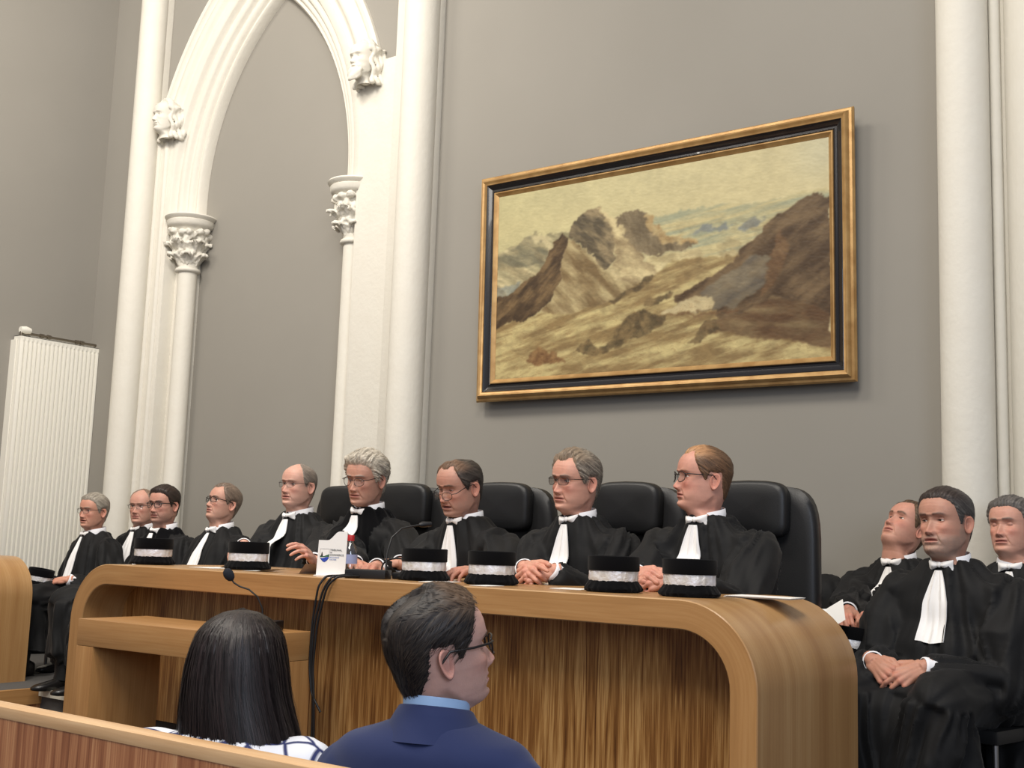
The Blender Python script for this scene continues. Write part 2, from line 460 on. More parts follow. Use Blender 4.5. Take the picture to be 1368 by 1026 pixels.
        if beard:
            for q in range(9):
                a = (q / 8 - .5) * 2.2
                pts = [(.058 * math.sin(a) * (1 - .25 * u), -.062 - .045 * math.cos(a) - .012 * u + .005 * math.sin(9 * u + q), -.085 - .085 * u * (.6 + .4 * math.cos(a))) for u in np.linspace(0, 1, 8)]
                mb.tube(pts, [.014, .015, .016, .0155, .015, .014, .012, .008], 10)
            for s_ in (-1, 1): mb.tube([(s_ * .004, -.106, -.060), (s_ * .02, -.104, -.066), (s_ * .034, -.094, -.082)], [.006, .009, .006], 10)
        mb.ell((0, .0, -.115), (.045, .06, .05), 16, 10)
        Vc, Fc, Ec = remesh(mb, .005, 1); Vc[:, 1] -= .055; mb = MB(); mb.add(Vc, Fc)
        mb.build('carved_hair', M['stone'], o, smooth=180)
    boss(-7.33, 4.53, False, -.15)
    boss(-5.27, 4.52, True, -.1)

def build_columns():
    def shaft(name, x, y, r, label, beads, extra=None, z0=.48):
        t = thing(name, label, 'column', (x, WY, z0 if False else 0))
        mb = MB(); mb.lathe([(r * 1.25, 0), (r * 1.25, .62), (r * 1.05, .68), (r, .72), (r, TOP)], 40, (0, y - WY, 0)); mb.build('shaft', M['stone'], t, smooth=40)
        for bx, by, br in beads:
            mb = MB(); mb.tube([(bx - x, by - WY, 0), (bx - x, by - WY, TOP)], br, 16); mb.build('bead', M['stone'], t, smooth=40)
        if extra:
            mb = MB()
            for a, b in extra: mb.box((a[0] - x, a[1] - WY, 0), (b[0] - x, b[1] - WY, TOP), bev=.006)
            mb.build('backing', M['stone'], t, smooth=40)
    shaft('corner_column', -7.555, 5.31, .103, 'slim white round column left of the arch, next to the radiator', [], [((-7.64, 5.33), (-7.47, 5.44))])
    shaft('wall_column', -4.765, 5.31, .112, 'white clustered column between the arch and the framed landscape', [(-4.915, 5.365, .022)],
          [((-4.90, 5.36), (-4.67, 5.44)), ((-5.05, 5.385), (-4.9, 5.44))])
    shaft('wall_column', -1.47, 5.31, .112, 'white clustered column at the right edge, behind the seated bearded man', [(-1.345, 5.375, .026), (-1.0, 5.36, .045)],
          [((-1.52, 5.35), (-1.37, 5.44)), ((-1.39, 5.385), (-.9, 5.44))])
    # broad half column further right
    t = thing('wall_column', 'broad white pier face right of the clustered column at the right edge', 'column', (-1.12, WY, 0))
    mb = MB(); mb.lathe([(.19, 0), (.19, TOP)], 40, (0, 0, 0)); mb.build('shaft', M['stone'], t, smooth=40)

def build_radiator():
    x0 = XL + .05; y0, y1 = 4.755, 5.49; zt, zb = 2.815, .62
    t = thing('radiator', 'tall white ribbed panel radiator on the left wall', 'radiator', (XL, (y0 + y1) / 2, zb))
    mb = MB(); n = 20; pts = []
    ym = (y0 + y1) / 2
    w = (y1 - y0 - .03) / n
    prof = [(y0 - ym, .0), (y0 - ym, .088), (y0 - ym + .015, .092)]
    for k in range(n):
        a = y0 - ym + .015 + k * w
        prof += [(a + w * .12, .092), (a + w * .3, .092), (a + w * .42, .078), (a + w * .72, .078), (a + w * .84, .092)]
    prof += [(y1 - ym - .015, .092), (y1 - ym, .088), (y1 - ym, 0)]
    zs = [0, .035, .05, zt - zb - .05, zt - zb - .035, zt - zb]
    P = np.zeros((len(prof), len(zs), 3))
    for i, (y, x) in enumerate(prof):
        for j, z in enumerate(zs):
            d = x if j not in (0, 1, 4, 5) or x < .05 else .086
            P[i, j] = (.02 + d, y, z)
    mb.grid(P)
    mb.box((.02, y0 - ym, zt - zb - .004), (.106, y1 - ym, zt - zb)); mb.box((.02, y0 - ym, 0), (.106, y1 - ym, .004))
    mb.build('panel', M['rad'], t, smooth=35)
    mb = MB()
    for k in range(22): mb.box((.035, y0 - ym + .02 + k * .033, zt - zb), (.095, y0 - ym + .03 + k * .033, zt - zb + .003))
    mb.build('grille', M['rad'], t)
    mb = MB(); mb.box((.0, y0 - ym - .012, .0), (.07, y0 - ym - .002, zt - zb - .03)); mb.build('side_panel', M['rad'], t)
    mb = MB(); z = zt - zb + .028
    mb.tube([(.06, y0 - ym + .02, z), (.06, y1 - ym - .01, z)], .009, 10); mb.tube([(.06, y1 - ym - .01, z), (.06, y1 - ym - .01, z - .03)], .009, 10)
    mb.tube([(.06, y0 - ym + .03, z), (.06, y0 - ym + .03, z - .03)], .012, 10)
    for q in (.25, .33, .66, .72): mb.tube([(.06, y0 - ym + q * .73 / 1 , z), (.06, y0 - ym + q * .73 + .03, z)], .016, 8)
    mb.build('pipe', M['steel'], t, smooth=40)
    mb = MB(); mb.tube([(.06, y0 - ym + .02, z + .02), (.06, y0 - ym + .06, z + .022), (.06, y0 - ym + .10, z + .02)], [.024, .03, .022], 16); mb.build('thermostat_knob', M['rad'], t, smooth=40)
# ------------------------------------------------------------ heads
def ip(z, pts):
    pts = sorted(pts); return np.interp(z, [p[0] for p in pts], [p[1] for p in pts])
def smooth1(a, n=2):
    for _ in range(n): a = np.r_[a[0], (a[:-2] + 2 * a[1:-1] + a[2:]) / 4, a[-1]]
    return a
ZF = [(-.30, .018), (-.215, .036), (-.19, .036), (-.16, .030), (-.142, .030), (-.130, .043), (-.122, .062), (-.116, .074), (-.108, .081), (-.098, .084), (-.087, .0825), (-.076, .084), (-.066, .085), (-.055, .086),
      (-.042, .086), (-.028, .085), (-.012, .083), (.0, .082), (.01, .085), (.02, .090), (.032, .0925), (.048, .0915), (.064, .087), (.08, .077), (.094, .062), (.105, .044), (.113, .024), (.117, 0)]
ZB = [(-.30, .070), (-.215, .080), (-.19, .076), (-.16, .073), (-.13, .074), (-.10, .079), (-.08, .084), (-.06, .090), (-.035, .097), (0, .104), (.03, .107), (.055, .104), (.075, .095), (.09, .080), (.102, .060), (.111, .036), (.117, 0)]
ZW = [(-.30, .072), (-.215, .062), (-.19, .060), (-.16, .058), (-.14, .058), (-.127, .054), (-.118, .051), (-.108, .053), (-.098, .0565), (-.085, .061), (-.07, .0645), (-.05, .068), (-.03, .0715), (0, .0745), (.02, .0765), (.045, .0775), (.065, .074), (.08, .0665),
      (.093, .054), (.104, .038), (.112, .021), (.117, 0)]
def face_field(P, x, z, cosf):
    """forward displacement of the front of the head"""
    ax = np.abs(x); d = 0
    nl = P.get('nose', .92)
    A = ip(z, [(.024, 0), (.012, .0025), (0, .006), (-.012, .012), (-.026, .0195), (-.036, .0255), (-.0415, .0262), (-.047, .020), (-.052, .009), (-.057, .002), (-.062, 0)]) * nl
    S = ip(z, [(.024, .011), (0, .0078), (-.02, .0088), (-.038, .0112), (-.05, .012), (-.06, .012)])
    d = d + A * gauss(x, S)
    d = d + .0095 * gauss(ax - .0135, .0062) * gauss(z + .0435, .0078)
    d = d - .005 * gauss(ax - .0068, .0036) * gauss(z + .0515, .003)
    d = d - .0108 * gauss(ax - .031, .0165) * gauss(z - .0005, .0118)
    d = d + .0045 * gauss(ax - .029, .019) * gauss(z - .0205, .0068) + .002 * gauss(x, .012) * gauss(z - .02, .006)
    d = d + .0055 * gauss(ax - .046, .016) * gauss(z + .027, .014)
    d = d + .004 * gauss(ax - .052, .02) * gauss(z + .07, .02) * P.get('jowl', 0)
    # nasolabial fold
    t = np.clip((z + .045) / -.034, 0, 1); lx = .019 + .014 * t
    d = d - .0028 * gauss(ax - lx, .0036) * sst(-.086, -.07, z) * sst(-.036, -.046, z)
    d = d + .002 * gauss(ax - lx - .009, .007) * sst(-.09, -.07, z) * sst(-.03, -.045, z)
    # bags, forehead lines
    d = d - .0014 * gauss(z + .0165 - .25 * (ax - .03) ** 2 / .03, .0022) * gauss(ax - .03, .014)
    for zz in (.045, .056, .067): d = d - .0006 * P.get('lines', 1) * gauss(z - zz - .002 * np.cos(x * 60), .0014) * gauss(x, .04)
    mw = .0265; m = np.sqrt(np.clip(1 - (x / mw) ** 2, 0, 1)); op = P.get('open', 0)
    d = d + .0048 * gauss(z + .0625 + .06 * ax * .25, .0045) * m + .0058 * gauss(z + .0755 + op * .006, .0052) * m
    d = d - (.0058 + .012 * op) * gauss(z + .069 + op * .002 + P.get('frown', 1) * 2.2 * x ** 2, .0019 + .0038 * op) * sst(0, .5, m)
    d = d - .0015 * gauss(ax - .030, .004) * gauss(z + .073, .006)
    d = d + .0065 * gauss(x, .02) * gauss(z + .103, .012) - .0042 * gauss(z + .0885, .0055) * gauss(x, .022)
    d = d - .0015 * gauss(x, .003) * sst(-.062, -.052, z) * sst(-.048, -.056, z)
    if P.get('beardgeo', 0):
        b = P['beardgeo']
        k = sst(-.045, -.07, z) * sst(-.19, -.125, z) * sst(.0, .3, cosf) * (1 - .8 * m * gauss(z + .069, .010))
        d = d + b * k * (.007 + .004 * fbm(x * 160, z * 60, 3, 5))
    return d
EYX = .0315; EYY = .0610
def head_mesh(P):
    sc = P.get('scale', 1.); carve = P.get('carve', False)
    zs = np.concatenate([np.linspace(-.30, -.15, 8)[:-1] if not carve else np.array([-.165, -.155]), np.linspace(-.15, -.09, 22)[:-1], np.linspace(-.09, .03, 92)[:-1], np.linspace(.03, .095, 26)[:-1], .117 - .022 * (np.linspace(1, 0, 15) ** 2)])
    if P.get('lowres'):
        zs = np.concatenate([np.linspace(-.30, -.15, 6)[:-1], np.linspace(-.15, -.09, 12)[:-1], np.linspace(-.09, .03, 50)[:-1], np.linspace(.03, .095, 16)[:-1], .117 - .022 * (np.linspace(1, 0, 10) ** 2)])
    nu = 120 if P.get('lowres') else 176
    t = np.linspace(0, 2 * PI, nu, endpoint=False); a = t - .42 * np.sin(t)
    F = smooth1(ip(zs, ZF)); B = smooth1(ip(zs, ZB)); W = smooth1(ip(zs, ZW))
    F[-1] = B[-1] = W[-1] = 1e-5
    fat = P.get('fat', 0); wz = gauss(zs + .085, .05)
    W = W * (P.get('wide', 1.) + .12 * fat * wz); 
    neckw = sst(-.12, -.15, zs); W = W * (1 + (.16 * fat + P.get('neckw', 0)) * neckw); F = F + .018 * fat * gauss(zs + .14, .018); B = B * (1 + .1 * fat * neckw)
    n = ip(zs, [(-.3, 2.0), (-.15, 2.0), (-.118, 2.1), (-.09, 2.15), (-.03, 2.35), (.03, 2.45), (.08, 2.3), (.117, 2.0)])[None, :]
    ca = np.cos(a)[:, None]; sa = np.sin(a)[:, None]
    X = W[None, :] * np.sign(sa) * np.abs(sa) ** (2 / n)
    fb = np.where(ca > 0, F[None, :], B[None, :])
    Y = -fb * np.sign(ca) * np.abs(ca) ** (2 / n)
    Z = np.repeat(zs[None, :], nu, 0).copy()
    # shift jaw: front wider than the jaw angle
    cosf = np.clip(ca, 0, 1) * np.ones_like(X)
    wfr = sst(.05, .45, cosf)
    nr = sst(-.135, -.118, Z)
    fwd = -Y + face_field(P, X, Z, cosf) * wfr * nr * sst(.09, .07, Z)
    zj = np.interp(-fwd, [-.085, -.01, .02], [-.121, -.090, -.062]); kj = sst(.004, -.022, Z - zj) * sst(.045, .02, -fwd) * sst(-.165, -.14, Z)
    X = X * (1 - (.15 - .07 * fat) * kj)
    # eyelids
    es = P.get('eyes', 1.)
    lid = None
    for s in (-1, 1):
        dx = X - s * EYX; dz = Z - .0005; rho = np.hypot(dx, dz)
        yl = EYY + np.sqrt(np.clip(.0142 ** 2 - rho ** 2, 0, 1))
        inside = (rho < .0142) & (cosf > .3)
        f2 = np.where(inside, np.maximum(fwd, yl), fwd)
        hu = .0050 * es; hl = .0042 * (0.4 + .6 * es)
        arch = np.clip(1 - (dx / .0128) ** 2, 0, 1)
        low = -.001 if es > .6 else -.003
        if es > .05:
            opn = (dz < low * 0 + hu * arch - (1 - es) * .003) & (dz > -hl * arch - (1 - es) * .001) & inside
            yi = EYY + np.sqrt(np.clip(.0112 ** 2 - rho ** 2, 0, 1)) - .0015
            f2 = np.where(opn, np.minimum(f2, yi), f2)
        # crease of the upper lid
        f2 = f2 - .0018 * gauss(dz - .0098 - .0 * dx, .0016) * gauss(dx, .012) * (cosf > .3)
        fwd = f2
    Y = -fwd
    # colours
    sk = np.array(P.get('skin', (205, 160, 138))) / 255.
    sk = sk * (1 - .12) + .12 * sk.mean() * np.array([1.02, 1.0, .97]); C = np.ones(X.shape + (3,)) * sk
    if not P.get('stone'):
        def mixc(C, w, c): w = np.clip(w, 0, 1)[..., None]; return C * (1 - w) + w * np.array(c) / 255.
        red = .8 * P.get('red', .35)
        ax = np.abs(X)
        C = C * (1 + .05 * (fbm(X * 90, Z * 90, 3, 2) - .5))[..., None]
        rw = red * (gauss(ax - .04, .022) * gauss(Z + .03, .022) + .8 * gauss(X, .014) * gauss(Z + .038, .014) + .35 * gauss(Z - .05, .03) * gauss(X, .05)) * wfr
        C = mixc(C, rw, (200, 118, 100))
        m = np.sqrt(np.clip(1 - (X / .0265) ** 2, 0, 1)) * wfr
        C = mixc(C, .75 * m * gauss(Z + .0695, .0085) * sst(.1, .4, m), (168, 96, 90))
        C = mixc(C, .9 * m * gauss(Z + .069 + P.get('frown', 1) * 2.2 * X ** 2, .0016 + .003 * P.get('open', 0)), (92, 46, 44))
        C = mixc(C, .30 * gauss(ax - .0315, .014) * gauss(Z - .001, .009) * wfr, (150, 98, 86))
        st = P.get('stubble', 0)
        zone = sst(-.045, -.06, Z) * sst(-.15, -.12, Z) * sst(-.1, .2, cosf + 0 * X + np.where(ca > 0, 0, -1)) * (1 - m * gauss(Z + .069, .009)) * (1 - .6 * gauss(ax - .045, .012) * gauss(Z + .055, .012))
        zone = np.maximum(zone, sst(.25, .1, cosf) * sst(-.16, -.05, Z) * sst(.0, -.03, Z) * .9 * (ca > -.15))
        if st:
            C = mixc(C, st * zone * (.55 + .6 * fbm(X * 400, Z * 300, 2, 9)), P.get('beard', (120, 108, 100)))
        br = P.get('brow', (96, 80, 68)); bs = P.get('browk', .85)
        bz = Z - (.0205 + .004 * np.clip((ax - .012) / .03, 0, 1) - .006 * np.clip((ax - .036) / .02, 0, 1))
        bw = gauss(bz, .0042) * sst(.009, .015, ax) * sst(.056, .044, ax) * wfr
        C = mixc(C, bs * bw * (.7 + .6 * fbm(X * 500, Z * 250, 2, 3)), br)
        Y = Y - .0014 * bw * bs
        # lash line
        for s in (-1, 1):
            dx = X - s * EYX; arch = np.clip(1 - (dx / .0128) ** 2, 0, 1)
            C = mixc(C, .75 * gauss(Z - .0005 - .0052 * es * arch + (1 - es) * .003, .0012) * (arch > .05) * wfr, (70, 50, 42))
    G = np.stack([X, Y, Z], -1)
    out = dict(G=G * sc, C=C, a=a, zs=zs, X=X, Y=Y, Z=Z, sc=sc)
    ears = ear_shell(W[np.argmin(np.abs(zs))])
    out['ears'] = ears
    if carve:
        mb = MB(); mb.grid(G * sc, close_u=True)
        for V, Fc in ears: mb.add(V * sc, Fc)
        me = bpy.data.meshes.new('face'); me.from_pydata(np.concatenate(mb.v).tolist(), [], mb.f); me.update()
        out['me'] = me
    return out
def ear_shell(w0):
    res = []
    nr, na = 9, 30
    for s in (-1, 1):
        th = np.linspace(0, 2 * PI, na, endpoint=False)
        rows = []
        for side in (0, 1):
            for r in (np.linspace(0, 1, nr) if side == 0 else np.linspace(1, 0, nr)[1:]):
                p = np.cos(th) * .0175 * r; q = np.sin(th) * .0315 * r
                p = p * (1 + .22 * np.sin(th)) ; q = q - .002
                p2 = p + .10 * q * 1.2
                if side == 0:
                    h = .0048 * np.exp(-((r - .86) / .13) ** 2) - .0065 * np.exp(-((r - .25) / .3) ** 2) * (1 - .4 * np.sin(th)) + .0026 * np.exp(-((r - .55) / .12) ** 2) * (np.cos(th) > -.3)
                    h = h + .003 * gauss(th - PI, .5) * gauss(r - .55, .2)
                else: h = -.0045 * (1 - .3 * r) + 0 * th
                out = -.001 + (p + .0175) * .42 + h
                rows.append(np.stack([s * (w0 - .0015 + out), p2 + .020, q - .010], -1))
        R = np.array(rows); nv, nn = R.shape[:2]
        V = R.reshape(-1, 3); Fc = []
        for i in range(nv - 1):
            for j in range(nn):
                j2 = (j + 1) % nn; f = [i * nn + j, (i + 1) * nn + j, (i + 1) * nn + j2, i * nn + j2]
                Fc.append(f if s > 0 else f[::-1])
        res.append((V, Fc))
    return res
HAIRLINES = {
    'full': [(0, .073), (25, .074), (38, .070), (52, .062), (62, .050), (70, .030), (76, .006), (81, -.010), (86, -.012), (90, .020), (112, .022), (120, -.03), (140, -.07), (180, -.082)],
    'receding': [(0, .080), (16, .083), (28, .094), (40, .092), (52, .066), (64, .036), (72, .012), (78, -.006), (85, -.010), (90, .021), (112, .022), (120, -.03), (140, -.07), (180, -.082)],
    'sides': [(0, .13), (40, .13), (58, .09), (68, .04), (74, .012), (79, -.004), (86, -.008), (91, .021), (112, .022), (120, -.03), (140, -.07), (180, -.080)],
}
def hair_part(H, P, xf, parent):
    """a sculpted cap of hair following the skull, with strand relief; xf maps head space to person space"""
    st = P['hair']; X, Y, Z = H['X'], H['Y'], H['Z']; a = H['a']
    az = np.degrees(np.abs(((a + PI) % (2 * PI)) - PI))[:, None] + 0 * X
    line = np.interp(az, [p[0] for p in HAIRLINES[st['line']]], [p[1] for p in HAIRLINES[st['line']]])
    line = line + .0035 * (fbm(a[:, None] * 14 + 0 * X, Z * 30, 3, 4) - .5) * 2 + st.get('dz', 0) * gauss(az, 60)
    mask = sst(-.005, .015, Z - line)
    bald = st.get('bald')
    if bald:
        rr = ((X - bald[4] if len(bald) > 4 else X) / bald[1]) ** 2 + ((Y - bald[0]) / bald[2]) ** 2
        bm_ = sst(1.0, 1.5, rr + .3 * (fbm(X * 80, Y * 80, 3, 8) - .5)) ; bm_ = np.where(Z > .045, bm_, 1)
        mask = mask * (1 - bald[3] * (1 - bm_))
    # normals of the skull
    G = np.stack([X, Y, Z], -1)
    du = np.roll(G, -1, 0) - np.roll(G, 1, 0); dv = np.gradient(G, axis=1)
    N = np.cross(du, dv); N /= np.linalg.norm(N, axis=-1)[..., None] + 1e-9
    cen = np.array([0, .01, .02]); sgn = np.sign((N * (G - cen)).sum(-1)); N = N * sgn[..., None]
    N[:, -2:] = (0, 0, 1)
    top = sst(.2, .8, N[..., 2]); front = gauss(az, 45); back = sst(110, 160, az)
    T = st.get('t', .008) * (1 - .45 * sst(.03, -.04, Z)) + st.get('top', .006) * sst(.03, .1, Z) + st.get('quiff', 0) * sst(.06, .085, Z) * front
    T = T + st.get('sidevol', 0) * sst(60, 90, az) * sst(-.03, .03, Z) * sst(.1, .05, Z)
    # strand relief
    part = st.get('part', 0)
    s_top = vnoise((X + .35 * (Y - 0) * st.get('sweep', .3)) * 520, Y * 26, 11) * .6 + vnoise((X + .35 * Y * st.get('sweep', .3)) * 190, Y * 18, 12) * .4
    q = Z + .55 * Y
    s_side = vnoise(q * 480, (Y * .8 - Z * .5) * 24, 13) * .6 + vnoise(q * 170, (Y - Z) * 16, 14) * .4
    s_back = vnoise(X * 480, Z * 22, 15) * .6 + vnoise(X * 170, Z * 15, 16) * .4
    sd = s_side * (1 - back) + s_back * back
    sn = s_top * top + sd * (1 - top)
    T = T * (1 + st.get('rough', .35) * (sn - .5) * 2) + .0015 * (fbm(X * 70, Z * 70 + Y * 40, 3, 21) - .5)
    if part:
        T = T - .008 * gauss(X - part - .004 * np.sin(Y * 60), .003) * sst(.07, .09, Z)
    off = T * mask - .005 * (1 - sst(0, .25, mask))
    Gh = G + N * off[..., None]
    c1 = np.array(st['c1']) / 255.; c2 = np.array(st['c2']) / 255.
    cn = np.clip(.5 + 1.6 * (sn - .5), 0, 1)
    if 'ctop' in st:
        wt = (sst(.055, .085, Z) * sst(120, 60, az))[..., None]
        c1 = c1 * (1 - wt) + wt * np.array(st['ctop']) / 255.; c2 = c2 * (1 - wt) + wt * np.array(st['ctop']) / 255. * .8
    C = c1 * cn[..., None] + c2 * (1 - cn[..., None])
    C = C * (.92 + .16 * fbm(X * 60, Y * 60 + Z * 60, 3, 31))[..., None]
    keep = mask > .02
    nu, nv = X.shape
    V = xf(Gh * H['sc']).reshape(-1, 3); used = {}
    F = []
    for i in range(nu):
        i2 = (i + 1) % nu
        for j in range(nv - 1):
            if keep[i, j] or keep[i2, j] or keep[i, j + 1] or keep[i2, j + 1]:
                F.append((i * nv + j, i2 * nv + j, i2 * nv + j + 1, i * nv + j + 1))
    F = np.array(F)
    idx = np.unique(F); remap = np.zeros(nu * nv, int); remap[idx] = np.arange(len(idx))
    V2 = V[idx]; F2 = remap[F].tolist(); C2 = C.reshape(-1, 3)[idx]
    # loose strands lying on the cap
    ns = st.get('strands', 500)
    cand = np.argwhere((mask > .35) & (Z < .112) & (Z > -.09)); rg = np.random.default_rng(int(abs(P['seed'])))
    if len(cand) and ns:
        area = np.abs(W_at(Z))[cand[:, 0], cand[:, 1]]
        pick = cand[rg.choice(len(cand), ns, p=area / area.sum())]
        sv, sf, scs = [], [], []
        base = len(V2)
        for (i, j) in pick:
            p = Gh[i, j]; nn = N[i, j]; tp = top[i, j]
            if tp > .5: d = np.array([st.get('combx', .25) + rg.normal(0, .2), 1., 0.]) * (1 if st.get('comb', 1) > 0 else -1)
            elif az[i, j] > 140: d = np.array([rg.normal(0, .15), .1, -1.])
            else: d = np.array([0, .75, -.7 + rg.normal(0, .2)])
            d = d - nn * nn.dot(d); d /= np.linalg.norm(d) + 1e-9
            side = np.cross(nn, d); L = st.get('len', .022) * rg.uniform(.6, 1.3); w = rg.uniform(.0004, .0008)
            lift = rg.uniform(.0, st.get('lift', .0035)); k0 = base + len(sv)
            for q_ in range(4):
                u = q_ / 3; c = p + d * L * (u - .3) + nn * (lift * u - .5 * 12 * (L * (u - .3)) ** 2 * .9 + .0004)
                ww = w * (1 - .8 * u)
                sv += [c - side * ww, c + side * ww]
            for q_ in range(3): sf.append([k0 + 2 * q_, k0 + 2 * q_ + 1, k0 + 2 * q_ + 3, k0 + 2 * q_ + 2])
            cc = (c1 if np.ndim(c1) == 1 else c1[i, j]) if rg.random() < .6 else (c2 if np.ndim(c2) == 1 else c2[i, j])
            scs += [cc * rg.uniform(.85, 1.1)] * 8
        V2 = np.concatenate([V2, xf(np.array(sv) * H['sc'])]); F2 += sf; C2 = np.concatenate([C2, np.array(scs)])
    me = bpy.data.meshes.new('hair'); me.from_pydata(V2.tolist(), [], F2); me.update()
    set_col(me, np.clip(C2, 0, 1)); me.materials.append(M['hair'])
    return link('hair', me, parent, 180)
def W_at(z): return ip(z, ZW) + .002
M['skin'] = attr_mat('skin', .5, bump=(260, .35, .0012), sss=.08, spec=.35, var=.10)
M['hair'] = attr_mat('hair', .5, spec=.35)
M['eye'] = attr_mat('eye', .12, spec=.6)
def lens_mat(name, tint, k=.10):
    m = bpy.data.materials.new(name); m.use_nodes = True; nt = m.node_tree; nt.nodes.clear()
    o = nt.nodes.new('ShaderNodeOutputMaterial'); mx = nt.nodes.new('ShaderNodeMixShader'); mx.inputs[0].default_value = k
    t = nt.nodes.new('ShaderNodeBsdfTransparent'); t.inputs[0].default_value = tint
    g = nt.nodes.new('ShaderNodeBsdfGlossy'); g.inputs['Roughness'].default_value = .03
    nt.links.new(t.outputs[0], mx.inputs[1]); nt.links.new(g.outputs[0], mx.inputs[2]); nt.links.new(mx.outputs[0], o.inputs[0])
    return m
M['lens'] = lens_mat('spectacle_lens', (.86, .86, .86, 1))
M['tint'] = lens_mat('tinted_lens', (.62, .58, .55, 1))
M['rim'] = mat('dark_spectacle_frame', rgb(28, 24, 24), .3)
M['wire'] = mat('metal_spectacle_frame', rgb(92, 86, 82), .3, metal=.8)
